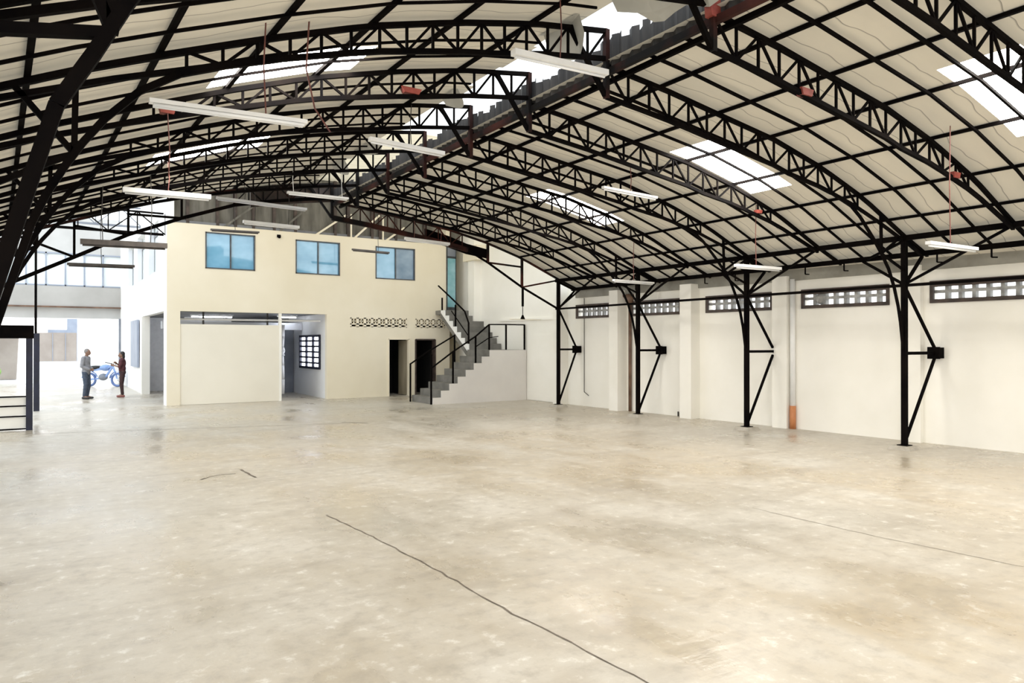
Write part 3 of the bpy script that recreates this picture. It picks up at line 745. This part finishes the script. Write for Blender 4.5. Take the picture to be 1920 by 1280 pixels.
MB().box(3.1, 12.4, YM+.1, YM+.22, 5.44, 5.5).build('sill', M['wall_warm'], wg)
# roof over the bay between hall and block
mb = MB(); mb.quad((3.0, YEND+.1, 7.38), (14.3, YEND+.1, 7.38), (14.3, YM+1.2, 7.38), (3.0, YM+1.2, 7.38))
struct(mb.build('ceiling_far', M['sheet_mid']), 'high grey roof over the stair bay', 'roof')
# end wall right of the block with glazed door and hood
mb = MB(); mb.box(12.34, 13.4, 24.55, 24.7, 0, 8.0); mb.box(12.34, 12.5, YM, 24.6, 0, 8.0)
struct(mb.build('wall_end', M['wall_warm']), 'cream end wall at the top of the stairs', 'wall')
MB().box(12.5, 13.3, 22.9, 24.55, 2.9, 3.05).build('landing_slab', M['step'], wm)
mb = MB(); mb.box(12.78, 13.15, 21.9, 22.9, 4.84, 5.36); mb.build('concrete_hood', M['wall_warm'], wr)

# ------------------------------------------------------------------ staircase
t = thing('staircase', (11, 20.2, 0), 'grey concrete staircase turning at a landing beside the office block', 'staircase')
SY0, SY1 = 19.5, 20.95
mb = MB(); xr = 13.27
for k in range(8):
    x = 9.83+.29*k; x2 = 9.83+.29*(k+1) if k < 7 else xr
    mb.box(x, x2, SY0+.012, SY1, 0.206*k if k else 0, .206*(k+1))
    if k: mb.box(x, x2, SY0+.012, SY1, 0, .206*k)
mb.build('lower_steps', M['step'], t)
mb = MB()
for k in range(8):
    x = 9.83+.29*k; x2 = 9.83+.29*(k+1) if k < 7 else xr
    mb.box(x, x2, SY0-.02, SY0+.012, 0, .206*(k+1)-.004)
mb.build('painted_side', M['stair_side'], t)
# upper flight rising away from the camera
mb = MB(); XU0, XU1 = 11.9, 13.2; nU = 7; rY = (22.95-SY1)/nU; rZ = (3.05-1.648)/nU
for k in range(nU):
    y = SY1+rY*k; z = 1.648+rZ*(k+1)
    mb.hexa([(XU0+.04, y, z-rZ-.02), (XU1, y, z-rZ-.02), (XU1, y+rY+.2, z-.02), (XU0+.04, y+rY+.2, z-.02), (XU0+.04, y, z), (XU1, y, z), (XU1, y+rY+.2, z), (XU0+.04, y+rY+.2, z)])
mb.box(XU0+.02, XU1, 22.95, YM, 2.9, 3.05)
mb.hexa([(XU0+.04, SY1, 1.4), (XU1, SY1, 1.4), (XU1, 22.95, 2.85), (XU0+.04, 22.95, 2.85), (XU0+.04, SY1, 1.64), (XU1, SY1, 1.64), (XU1, 22.95, 3.0), (XU0+.04, 22.95, 3.0)])
mb.build('upper_steps', M['step'], t)
mb = MB()
for k in range(nU):
    y = SY1+rY*k; z = 1.648+rZ*(k+1)
    mb.hexa([(XU0, y, z-rZ-.1), (XU0+.04, y, z-rZ-.1), (XU0+.04, y+rY, z-.1), (XU0, y+rY, z-.1), (XU0, y, z-.005), (XU0+.04, y, z-.005), (XU0+.04, y+rY, z-.005), (XU0, y+rY, z-.005)])
mb.build('painted_side', M['wall_white'], t)
MB().hexa([(XU0-.01, SY1, 1.36), (XU0+.05, SY1, 1.36), (XU0+.05, 22.95, 2.80), (XU0-.01, 22.95, 2.80), (XU0-.01, SY1, 1.52), (XU0+.05, SY1, 1.52), (XU0+.05, 22.95, 2.96), (XU0-.01, 22.95, 2.96)]).build('stringer', M['step'], t)
# handrails
def railing(label, posts, rails, loc):
    r = thing('handrail', loc, label, 'handrail')
    for p, z0, z1 in posts: MB().box(p[0]-.022, p[0]+.022, p[1]-.022, p[1]+.022, z0, z1).build('post', M['steel'], r)
    for pts, wd in rails: MB().path(pts, wd).build('rail', M['steel'], r)
    return r
def sz(x): return .206*(int((x-9.83)/.29+1e-6)+1)
y = SY0+.03
railing('black handrail on the near side of the lower stair flight',
    [((9.8, y), 0, 1.12), ((10.55, y), .62, 1.62), ((11.36, y), 1.24, 2.10), ((11.86, y), 1.65, 2.47), ((12.5, y), 1.65, 2.48), ((13.22, y), 1.65, 2.48)],
    [([(9.8, y, 1.1), (10.55, y, 1.6), (11.36, y, 2.08), (11.86, y, 2.46), (12.5, y, 2.47), (13.22, y, 2.47)], .04),
     ([(11.36, y, 1.75), (11.86, y, 2.04), (12.2, y, 2.08)], .025)], (11, y, 0))
y = SY1-.05
railing('black handrail on the far side of the lower stair flight',
    [((9.75, y), 0, 1.22), ((10.5, y), .6, 1.5), ((11.35, y), 1.24, 2.15)],
    [([(9.75, y, 1.2), (10.3, y, 1.55), (11.35, y, 2.12)], .04)], (10.5, y, 0))
x = XU0+.03
railing('black handrail climbing the left edge of the upper flight',
    [((x, SY1+.03), 1.65, 2.56), ((x, 21.9), 2.3, 3.2), ((x, 22.9), 3.0, 3.5)],
    [([(x, SY1+.03, 2.55), (x, 21.25, 2.95), (x, 22.2, 3.45), (x, 23.2, 3.95)], .04), ([(x, SY1+.03, 2.1), (x, 22.2, 3.0)], .025)], (x, SY1, 1.6))
tag(MB().box(12.95, 13.02, 22.5, 22.56, 2.85, 3.55).build('stub_post', M['dark_wood'], loc=(12.98, 22.5, 2.85)), 'short dark post standing at the top of the upper flight', 'post')
# glazed door
w = thing('door_3', (12.36, YM-.02, 3.05), 'tall glazed door reflecting cyan at the top of stairs', 'door', None, 'structure')
a = Vector((12.36, YM-.05, 0)); b = Vector((12.70, YM-.45, 0))
b = Vector((12.78, YM+.0, 0))
def leaf(z0, z1, f0, f1, th):
    p = a.lerp(b, f0); q = a.lerp(b, f1); d = (b-a).normalized(); nn = Vector((-d.y, d.x, 0))*th
    return MB().hexa([(p.x, p.y, z0), (q.x, q.y, z0), (q.x+nn.x, q.y+nn.y, z0), (p.x+nn.x, p.y+nn.y, z0), (p.x, p.y, z1), (q.x, q.y, z1), (q.x+nn.x, q.y+nn.y, z1), (p.x+nn.x, p.y+nn.y, z1)])
leaf(3.2, 5.0, .08, .92, .012).build('pane', M['glass_cyan'], w)
mb = leaf(3.06, 3.2, 0, 1, .05)
for o in (leaf(3.06, 5.5, 0, .08, .05), leaf(3.06, 5.5, .9, 1, .05), leaf(5.0, 5.08, 0, 1, .05)):
    i = len(mb.v); mb.v += o.v; mb.f += [tuple(i+q for q in f) for f in o.f]
mb.build('door_frame', M['alu'], w)
leaf(5.08, 5.5, .08, .92, .02).build('transom', M['greypanel'], w)

# ------------------------------------------------------------------ front facade and court on the left
YF = 38.0
mb = MB()
wall(mb, (-12, YF), (3.0, YF), 0, 7.6, .3, [(4.2, 14.96, 0, 3.0), (4.0, 14.96, 4.45, 5.94)])
wf = struct(mb.build('wall_front', M['facade']), 'white street facade with a wide opening and a window band', 'wall')
MB().box(-12, 2.96, YF-.22, YF, 3.5, 4.4).build('canopy_beam', M['facade_beam'], wf)
MB().box(-12, 2.96, YF-.3, YF-.2, 3.46, 3.53).build('beam_edge', M['pvc_brown'], wf)
w = thing('window_18', (0, YF, 4.45), 'long pale window band over the wide street opening', 'window', None, 'structure')
mb = MB()
for k in range(-9, 5):
    x = -.01+.737*k; mb.box(x-.03, x+.03, YF-.02, YF+.08, 4.45, 5.94)
mb.box(-8, 2.96, YF-.02, YF+.08, 5.88, 5.94); mb.box(-8, 2.96, YF-.02, YF+.08, 4.45, 4.5)
mb.build('window_frame', M['palepanel'], w)
MB().box(-8, 2.96, YF+.1, YF+.11, 4.45, 5.94).build('pane', M['glass_pale'], w)
MB().box(2.82, 2.9, YF-.3, YF-.2, 0, 3.0).build('door_track', M['greypanel'], wf)
# left boundary wall of court (only reflects light)
# court roof trusses
for k, (Y, zb, zt, mm) in enumerate(((23.7, 5.12, 5.75, 'steel'), (30.0, 6.2, 6.9, 'greypanel'))):
    t = thing('court_truss', (0, Y, zb), ['black light lattice truss spanning the bright court entrance', 'grey light lattice truss deeper in the bright court'][k], 'roof truss')
    MB().bar((-6, Y, zb), (2.95, Y, zb), .07).build('bottom_chord', M[mm], t); MB().bar((-6, Y, zt), (2.95, Y, zt), .05).build('top_chord', M[mm], t)
    x = -3.0; up = True
    while x < 2.5:
        MB().bar((x, Y, zb if up else zt), (x+.75, Y, zt if up else zb), .03).build('web_brace', M[mm], t)
        MB().bar((x+.75, Y, zb), (x+.75, Y, zt), .03).build('web_post', M[mm], t); x += .75; up = not up

# slender pole and black framed gate at left
t = thing('steel_pole', (-.25, 23.6, 0), 'slender black pole with thick lower sleeve left of the standing man', 'pole')
MB().box(-.27, -.21, 23.57, 23.63, 0, 5.15).build('pole', M['steel'], t)
MB().box(-.29, -.15, 23.52, 23.66, 0, 2.13).build('sleeve', M['blueframe'], t)
t = thing('steel_gate', (-1.1, 18.5, 0), 'black framed gate with pale slats at lower left edge', 'gate')
MB().box(-.36, -.24, 18.44, 18.56, 0, 2.0).build('gate_post', M['blueframe'], t)
MB().box(-2.26, -2.14, 18.44, 18.56, 0, 2.0).build('gate_post', M['blueframe'], t)
MB().box(-2.26, -.22, 18.42, 18.58, 1.96, 2.24).build('lintel', M['steel'], t)
for z in (.03, .30, .52, .72): MB().bar((-2.14, 18.5, z), (-.36, 18.5, z), .03, .03).build('rail', M['steel'], t)
for z0, z1 in ((.05, .28), (.32, .50), (.54, .70)): MB().box(-2.14, -.36, 18.51, 18.53, z0, z1).build('slat', M['wall'], t)

# ------------------------------------------------------------------ things outside
t = thing('beige_gate', (.6, 62, 0), 'beige sheet metal gate on the opposite side of street', 'gate')
MB().box(-.55, 1.9, 62, 62.1, .55, 2.65).build('leaf', M['beige_gate'], t)
MB().box(-.7, 2.0, 62, 62.15, 0, .55).build('plinth', M['wall_cool'], t)
MB().bar((.4, 61.97, .6), (.4, 61.97, 2.6), .03).build('seam', M['palepanel'], t); MB().bar((1.2, 61.97, .6), (1.2, 61.97, 2.6), .03).build('seam', M['palepanel'], t)
tag(MB().box(1.35, 2.0, 64, 66, 0, 3.75).box(0.1, 1.35, 64, 66, 0, 2.9).build('street_building', M['palepanel'], loc=(1, 64, 0)), 'pale blue grey building corner rising above the beige gate', 'building')
tag(MB().hexa([(-2.6, 45, 0), (-1.3, 45, 0), (-1.3, 46, 0), (-2.6, 46, 0), (-2.6, 45, 2.3), (-1.2, 45, 2.3), (-1.2, 46, 2.3), (-2.6, 46, 2.3)]).build('boundary_wall', M['beige_gate'], loc=(-2, 45, 0)), 'beige boundary wall seen through the black framed gate', 'wall')
mb = MB()
mb.box(-3.9, -2.1, 40.7, 41.3, -.02, .35)
for k in range(26): mb.sphere((-3.5+random.uniform(-.5, 1.6), 40.8+random.uniform(-.3, .3), .3+random.uniform(0, .5)), random.uniform(.16, .3), 8)
tag(mb.build('hedge', M['hedge'], loc=(-3, 41, 0)), 'low light green hedge behind the black framed gate', 'hedge')

# motorcycle
def motorcycle(c, ang):
    t = thing('motorcycle', c, 'blue motorcycle with glare haze in its colours between the two people', 'motorcycle')
    ca, sa = math.cos(ang), math.sin(ang)
    def P(x, y, z): return (c[0]+x*ca-y*sa, c[1]+x*sa+y*ca, z)
    ax = (-sa, ca, 0)
    for x in (-.62, .66):
        wh = MB().torus(P(x, 0, .31), .26, .05, ax, 28, 8).build('wheel', M['tyre_haze'], t, True)
        mb = MB(); mb.tube(P(x, -.05, .31), P(x, .05, .31), .05, 10)
        for k in range(6):
            a = math.pi*k/6; mb.bar(P(x-.24*math.cos(a), 0, .31-.24*math.sin(a)), P(x+.24*math.cos(a), 0, .31+.24*math.sin(a)), .014)
        mb.build('spokes', M['pvc_white'], wh)
    MB().path([P(.66, .0, .31), P(.5, 0, .75), P(.40, 0, 1.0)], .06).build('fork', M['moto_haze'], t)
    MB().tubes([P(.34, -.34, 1.06), P(.42, -.1, 1.0), P(.42, .1, 1.0), P(.34, .34, 1.06)], .018).build('handlebar', M['wire'], t)
    MB().path([P(.42, 0, .9), P(.05, 0, .78), P(-.5, 0, .7)], .09).path([P(.42, 0, .85), P(.1, 0, .4), P(-.25, 0, .35), P(-.62, 0, .31)], .07).build('frame', M['moto_haze'], t)
    MB().sphere(P(.12, 0, .82), .2, 14, (1.2, .7, .7)).build('tank', M['moto_haze'], t, True)
    MB().sphere(P(-.35, 0, .83), .3, 14, (1.3, .45, .28)).build('seat', M['shoe'], t, True)
    MB().sphere(P(.0, 0, .42), .17, 12, (1.1, .8, .9)).build('engine', M['greypanel'], t, True)
    for x in (-.62, .66):
        pts = [P(x+.36*math.cos(a), 0, .31+.36*math.sin(a)) for a in [math.radians(q) for q in range(20, 171, 25)]]
        MB().path(pts, .10, .015).build('mudguard', M['moto_haze'], t)
    MB().sphere(P(.52, 0, .98), .09, 12).build('headlamp', M['tube'], t, True)
    return t
motorcycle((2.05, 35.2, 0), math.radians(-40))

# ------------------------------------------------------------------ hanging lamps
def lamp(a, b, label, mat='fixture', wires=(.5,), hgt=.06, wid=.09, wiremat='wire_red', top=None, tubes=1, extra=None):
    a = Vector(a); b = Vector(b)
    t = thing('fluorescent_lamp', (a+b)/2, label, 'lamp', 'fluorescent lamps hung under the roof')
    MB().bar(a, b, wid, hgt).build('housing', M[mat], t)
    d = (b-a).normalized(); off = Vector((0, 0, -hgt/2-.016))
    for k in range(tubes):
        s = Vector((0, (k-(tubes-1)/2)*.05, 0))
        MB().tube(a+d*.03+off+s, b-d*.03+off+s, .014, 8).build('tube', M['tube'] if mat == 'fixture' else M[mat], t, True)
    for w in wires:
        p = a.lerp(b, w); z = top if top else (ip(PR, p.x-XR) if p.x >= XR else ip(PL, (XR-p.x)/WL(p.y)))
        mb = MB(); q = Vector((p.x, p.y, z)); n = 4
        mid = p.lerp(q, .5)+Vector((.02*random.choice((-1, 1)), 0, 0))
        mb.tubes([p, mid, q], .007, 6).build('hanger_wire', M[wiremat], t)
    return t
lamp((4.01, 6.13, 4.84), (5.26, 6.13, 4.88), 'big white fluorescent lamp hanging nearest below the ridge gap', wires=(.48,), top=5.6)
lamp((4.03, 10.08, 4.90), (5.28, 10.08, 4.86), 'white fluorescent lamp hanging before the ridge gap, second from camera', wires=(.55,), wiremat='wire')
lamp((.70, 6.49, 3.83), (1.99, 6.49, 3.87), 'double white lamp hanging low left below the long skylight', tubes=2, wid=.07, hgt=.035, wires=(.72,), top=4.75)
lamp((.45, 13.22, 3.47), (1.70, 13.22, 3.49), 'thick brown grey lamp, darkened as backlit, hanging in front of the bright court', mat='fixture_backlit', wires=(.25, .8), hgt=.08, wid=.1, wiremat='wire')
lamp((.36, 17.5, 3.51), (1.61, 17.5, 3.53), 'thin lamp, darkened as backlit, hanging in front of facade windows', mat='fixture_backlit', wires=(.5,), hgt=.05, wiremat='wire', top=5.0)
lamp((3.67, 16.6, 4.57), (4.92, 16.6, 4.55), 'white lamp hanging above the leftmost blue window', wires=(.2, .8), wiremat='wire')
lamp((3.64, 20.2, 4.87), (4.89, 20.2, 4.90), 'thin lamp, darkened as backlit, just above the leftmost blue window', mat='fixture_backlit', wires=(.5,), top=6.4, wiremat='wire', hgt=.04)
lamp((4.0, 14.29, 4.85), (5.25, 14.29, 4.86), 'thin white lamp hanging near the far end of ridge gap', wires=(.1, .9), hgt=.04, wiremat='pvc_white')
lamp((3.05, 16.3, 4.98), (5.0, 16.3, 4.93), 'long grey lamp under the end truss left of ridge', wires=(.3,), hgt=.05, wiremat='wire', mat='wall_cool')
lamp((.97, 12.31, 4.19), (2.22, 12.31, 4.21), 'white lamp under the lower left trusses beyond the far skylight', wires=(.5,), hgt=.07)
lamp((7.5, 16.4, 4.48), (8.75, 16.4, 4.43), 'white lamp hanging above the rightmost upper window', wires=(.2, .8))
lamp((7.99, 21.4, 4.79), (9.24, 21.4, 4.77), 'thin lamp, darkened as backlit, hanging across the rightmost upper window', mat='fixture_backlit', wires=(.7,), top=6.6, wiremat='wire', hgt=.05, wid=.06)
lamp((7.9, 9.3, 4.5), (9.15, 9.3, 4.46), 'faint white lamp close under right slope below the large skylight', wires=(.5,), hgt=.04, wid=.07)
lamp((10.84, 12.39, 3.3), (12.09, 12.39, 3.29), 'white lamp hanging left of the third column', wires=(.5,), hgt=.04, wid=.07)
lamp((10.32, 8.51, 3.25), (11.57, 8.51, 3.26), 'white lamp hanging beside the second column', wires=(.45,), hgt=.05, wid=.08)
lamp((9.29, 4.67, 3.12), (10.54, 4.67, 3.13), 'white lamp hanging farthest right, nearest the camera on that side', wires=(.45,), hgt=.04, wid=.07)
t = thing('pendant_pole', (11.28, 16.75, 2.5), 'dark pendant pole with cone cap hanging from the end truss', 'lamp')
MB().tube((11.28, 16.75, 3.45), (11.28, 16.75, 2.9), .035, 10).build('pole', M['steel'], t)
MB().tube((11.28, 16.75, 2.9), (11.28, 16.75, 2.66), .012, 8).build('rod', M['wire'], t)
MB().tube((11.28, 16.75, 2.66), (11.28, 16.75, 2.54), .02, 12, .07).build('cone_cap', M['steel'], t)
MB().box(10.85, 11.9, 16.72, 16.78, 2.525, 2.54).build('cross_strip', M['wall_warm'], t)
# stray cables
tag(MB().tubes([(2.05, 6.6, 4.9), (2.02, 6.6, 4.4), (2.1, 6.6, 4.05), (2.25, 6.6, 3.85)], .008, 6).build('loose_cable', M['wire_red'], loc=(2.05, 6.6, 4.9)), 'red brown cable dropping over the long left skylight', 'cable')
tag(MB().tubes([(1.08, TY[3]-.05, 4.3), (1.10, TY[3]-.05, 3.9), (1.09, TY[3]-.05, 3.62)], .006, 6).build('loose_cable', M['wire_red'], loc=(1.08, TY[3]-.05, 3.62)), 'short red cable hanging from the red plate at left', 'cable')

# ------------------------------------------------------------------ people
def capsule(mb, p, q, r1, r2, n=14):
    mb.tube(p, q, r1, n, r2); mb.sphere(p, r1*.995, n); mb.sphere(q, r2*.995, n)
def ell(mb, c, sc, n=16): mb.sphere(c, 1.0, n, sc)
def remesh(o, vox, it=2):
    m = o.modifiers.new('Remesh', 'REMESH'); m.mode = 'VOXEL'; m.voxel_size = vox; m.use_smooth_shade = True
    s = o.modifiers.new('Smooth', 'SMOOTH'); s.iterations = it; s.factor = .5
def hand(mb, w, d, side, up, ln=.175, curl=.6):
    """w wrist point, d pointing direction, side thumb side, up palm normal"""
    w = Vector(w); d = Vector(d).normalized(); s = Vector(side); s = (s - d*s.dot(d)).normalized(); u = d.cross(s)
    palm = w + d*.045
    for k in range(4): capsule(mb, w+d*.01+s*(.018-.012*k), w+d*.085+s*(.030-.020*k), .016, .013, 8)
    for k, L in enumerate((.068, .078, .072, .056)):
        b = w+d*.085+s*(.031-.0205*k); d1 = (d*math.cos(curl*.5)-u*math.sin(curl*.5)); d2 = (d*math.cos(curl)-u*math.sin(curl)); d3 = (d*math.cos(curl*1.6)-u*math.sin(curl*1.6))
        p1 = b+d1*L*.45; p2 = p1+d2*L*.32; p3 = p2+d3*L*.26
        capsule(mb, b, p1, .0095, .009, 8); capsule(mb, p1, p2, .009, .0085, 8); capsule(mb, p2, p3, .0085, .0075, 8)
    b = w+d*.025+s*.026; t1 = b+(d*.75+s*.66).normalized()*.036; t2 = t1+(d*.93+s*.36).normalized()*.03
    capsule(mb, b, t1, .0125, .011, 8); capsule(mb, t1, t2, .011, .009, 8)

def person(base, face, label, H, J, mats, female=False, hairfn=None):
    """J: joints in a local frame, x to the person's left, y forward, z up, in metres"""
    t = thing('person', base, label, 'person')
    ca, sa = math.cos(face), math.sin(face)      # face = heading angle of forward direction
    B = Vector(base)
    def P(v):
        x, y, z = v; return Vector((B.x + y*ca - x*sa, B.y + y*sa + x*ca, z))
    def D(v): return P(v)-P((0, 0, 0))
    j = {k: P(v) for k, v in J.items()}
    k = H/1.68
    def rotell(mb, c, sx, sy, sz_, n=16):
        i = len(mb.v); mb.sphere((0, 0, 0), 1, n, (sx, sy, sz_))
        for q in range(i, len(mb.v)):
            a, b, z = mb.v[q]; p = D((a, b, 0)); mb.v[q] = (c[0]+p.x, c[1]+p.y, c[2]+z)
    # body: one surface
    mb = MB()
    rotell(mb, j['head'], .072*k, .090*k, .108*k)
    rotell(mb, P((J['head'][0], J['head'][1]+.035, J['head'][2]-.05)), .052*k, .052*k, .062*k)
    capsule(mb, j['neck'], P((J['head'][0], J['head'][1]-.01, J['head'][2]-.05)), .054*k, .05*k)
    hx, hy, hz = J['head']
    capsule(mb, P((hx, hy+.086, hz-.005)), P((hx, hy+.104, hz-.035)), .011, .016, 8)      # nose
    for s in (1, -1): rotell(mb, P((hx+s*.072*k, hy-.005, hz-.015)), .012, .022, .032, 8)  # ears
    for s in (1, -1): rotell(mb, P((hx+s*.03, hy+.080, hz+.008)), .013, .012, .009, 8)
    rotell(mb, P((hx, hy+.088, hz-.062)), .024, .010, .008, 8)                             # lips
    rotell(mb, j['chest'], .155*k, .105*k, .20*k); rotell(mb, j['belly'], .135*k, .10*k, .18*k); rotell(mb, j['hip'], .155*k, .11*k, .13*k)
    capsule(mb, j['shL'], j['shR'], .055*k, .055*k)
    for s in 'LR':
        capsule(mb, j['sh'+s], j['el'+s], .050*k, .040*k); capsule(mb, j['el'+s], j['wr'+s], .040*k, .026*k)
        capsule(mb, j['hp'+s], j['kn'+s], .082*k, .056*k); capsule(mb, j['kn'+s], j['an'+s], .055*k, .036*k)
        capsule(mb, j['an'+s], j['to'+s], .036*k, .028*k)
        hd = D(J['hd'+s]); hand(mb, j['wr'+s], hd, D(J['th'+s]), (0, 0, 1))
    body = mb.build('body', mats['skin'], t); remesh(body, .0075)
    # top
    mb = MB(); g = 1.14
    rotell(mb, j['chest'], .155*k*g, .112*k*g, .205*k); rotell(mb, j['belly'], .140*k*g, .108*k*g, .19*k)
    if not female: rotell(mb, P((0, J['hip'][1], J['hip'][2]+.0)), .165*k*1.06, .12*k*1.08, .13*k)
    capsule(mb, j['shL'], j['shR'], .066*k, .066*k)
    for s in 'LR':
        capsule(mb, j['sh'+s], j['el'+s], .066*k, .056*k)
        if not female: capsule(mb, j['el'+s], P([a*.15+b*.85 for a, b in zip(J['el'+s], J['wr'+s])]), .056*k, .042*k)
        else: pass
    o = mb.build('shirt', mats['top'], t); remesh(o, .012)
    # trousers
    mb = MB(); rotell(mb, j['hip'], .160*k, .117*k, .115*k)
    for s in 'LR':
        capsule(mb, j['hp'+s], j['kn'+s], .092*k, .068*k); a = [a*.1+b*.9 for a, b in zip(J['kn'+s], J['an'+s])]
        capsule(mb, j['kn'+s], P(a), .068*k, .052*k)
    o = mb.build('trousers', mats['bottom'], t); remesh(o, .012)
    for s in 'LR':
        mb = MB(); a = J['an'+s]; b = J['to'+s]
        capsule(mb, P((a[0], a[1]-.03, .045)), P((b[0], b[1], .04)), .045*k, .036*k)
        mb.box(0, 0, 0, 0, 0, 0); o = mb.build('shoe', mats['shoe'], t); remesh(o, .010)
    mb = MB(); hairfn(mb, P, J, k, rotell); o = mb.build('hair', mats['hair'], t); remesh(o, .009)
    return t
def short_hair(mb, P, J, k, rotell):
    x, y, z = J['head']; rotell(mb, P((x, y-.022, z+.028)), .080*k, .088*k, .098*k)
def bob_hair(mb, P, J, k, rotell):
    x, y, z = J['head']; rotell(mb, P((x, y-.024, z+.026)), .084*k, .090*k, .100*k); rotell(mb, P((x, y-.060, z-.06)), .068*k, .05*k, .12*k)
J1 = dict(head=(0, .045, 1.565), neck=(0, 0, 1.42), chest=(0, -.01, 1.25), belly=(0, .0, 1.05), hip=(0, 0, .92),
          shL=(.175, -.01, 1.37), shR=(-.175, -.01, 1.37), elL=(.235, -.03, 1.10), elR=(-.235, -.03, 1.10), wrL=(.09, .17, .99), wrR=(-.09, .17, .98),
          hdL=(-.9, .35, -.15), hdR=(.9, .35, -.15), thL=(0, .2, 1), thR=(0, .2, 1),
          hpL=(.088, 0, .88), hpR=(-.088, 0, .88), knL=(.095, .04, .48), knR=(-.085, .03, .48), anL=(.09, -.01, .085), anR=(-.07, -.03, .085), toL=(.12, .15, .04), toR=(-.10, .13, .04))
person((1.12, 27.75, 0), math.radians(-28), 'person in grey long sleeved shirt and dark jeans standing, hands joined in front', 1.67, J1,
       dict(skin=M['skin'], top=M['shirt_grey'], bottom=M['jeans'], shoe=M['shoe'], hair=M['hair_grey']), False, short_hair)
J2 = dict(head=(0, .02, 1.47), neck=(0, 0, 1.335), chest=(0, .0, 1.18), belly=(0, .0, .99), hip=(0, -.01, .86),
          shL=(.155, -.01, 1.29), shR=(-.155, -.01, 1.29), elL=(.20, .07, 1.05), elR=(-.19, .05, 1.05), wrL=(.03, .24, 1.10), wrR=(-.02, .17, 1.17),
          hdL=(-.8, .5, .1), hdR=(.8, .3, .3), thL=(0, 0, 1), thR=(.9, .3, 0),
          hpL=(.082, -.01, .83), hpR=(-.082, -.01, .83), knL=(.075, .02, .46), knR=(-.07, .02, .46), anL=(.065, -.02, .085), anR=(-.06, .0, .085), toL=(.08, .13, .04), toR=(-.08, .15, .04))
person((2.20, 28.0, 0), math.radians(172), 'person with dark hair in maroon top and brown trousers, arms folded', 1.57, J2,
       dict(skin=M['skin'], top=M['maroon'], bottom=M['brown_cloth'], shoe=M['shoe_pink'], hair=M['hair']), True, bob_hair)

# ------------------------------------------------------------------ light, camera, view
w = bpy.data.worlds.new('world'); scene.world = w; w.use_nodes = True
nt = w.node_tree; bg = nt.nodes['Background']
tc = nt.nodes.new('ShaderNodeTexCoord'); sp = nt.nodes.new('ShaderNodeSeparateXYZ'); nt.links.new(tc.outputs['Generated'], sp.inputs[0])
rp = nt.nodes.new('ShaderNodeValToRGB'); e = rp.color_ramp.elements
e[0].position = .0; e[0].color = (1.0, 1.0, 1.0, 1); e[1].position = .6; e[1].color = (.86, .94, 1.0, 1)
nt.links.new(sp.outputs['Z'], rp.inputs['Fac']); nt.links.new(rp.outputs['Color'], bg.inputs['Color'])
bg.inputs['Strength'].default_value = 1.8

cam = bpy.data.cameras.new('camera'); co = bpy.data.objects.new('camera', cam); COL.objects.link(co)
cam.sensor_width = 36; cam.lens = 36*1340/1920; cam.clip_start = .05; cam.clip_end = 300
co.location = (0, 0, 1.85); co.rotation_euler = (math.radians(90)+math.atan(4/1340), 0, -math.radians(33.1))
scene.camera = co
scene.view_settings.view_transform = 'Standard'; scene.view_settings.look = 'None'; scene.view_settings.gamma = 1
scene.view_settings.exposure = .40
scene.cycles.use_denoising = True
scene.cycles.max_bounces = 10; scene.cycles.diffuse_bounces = 7
scene.cycles.sample_clamp_indirect = 6
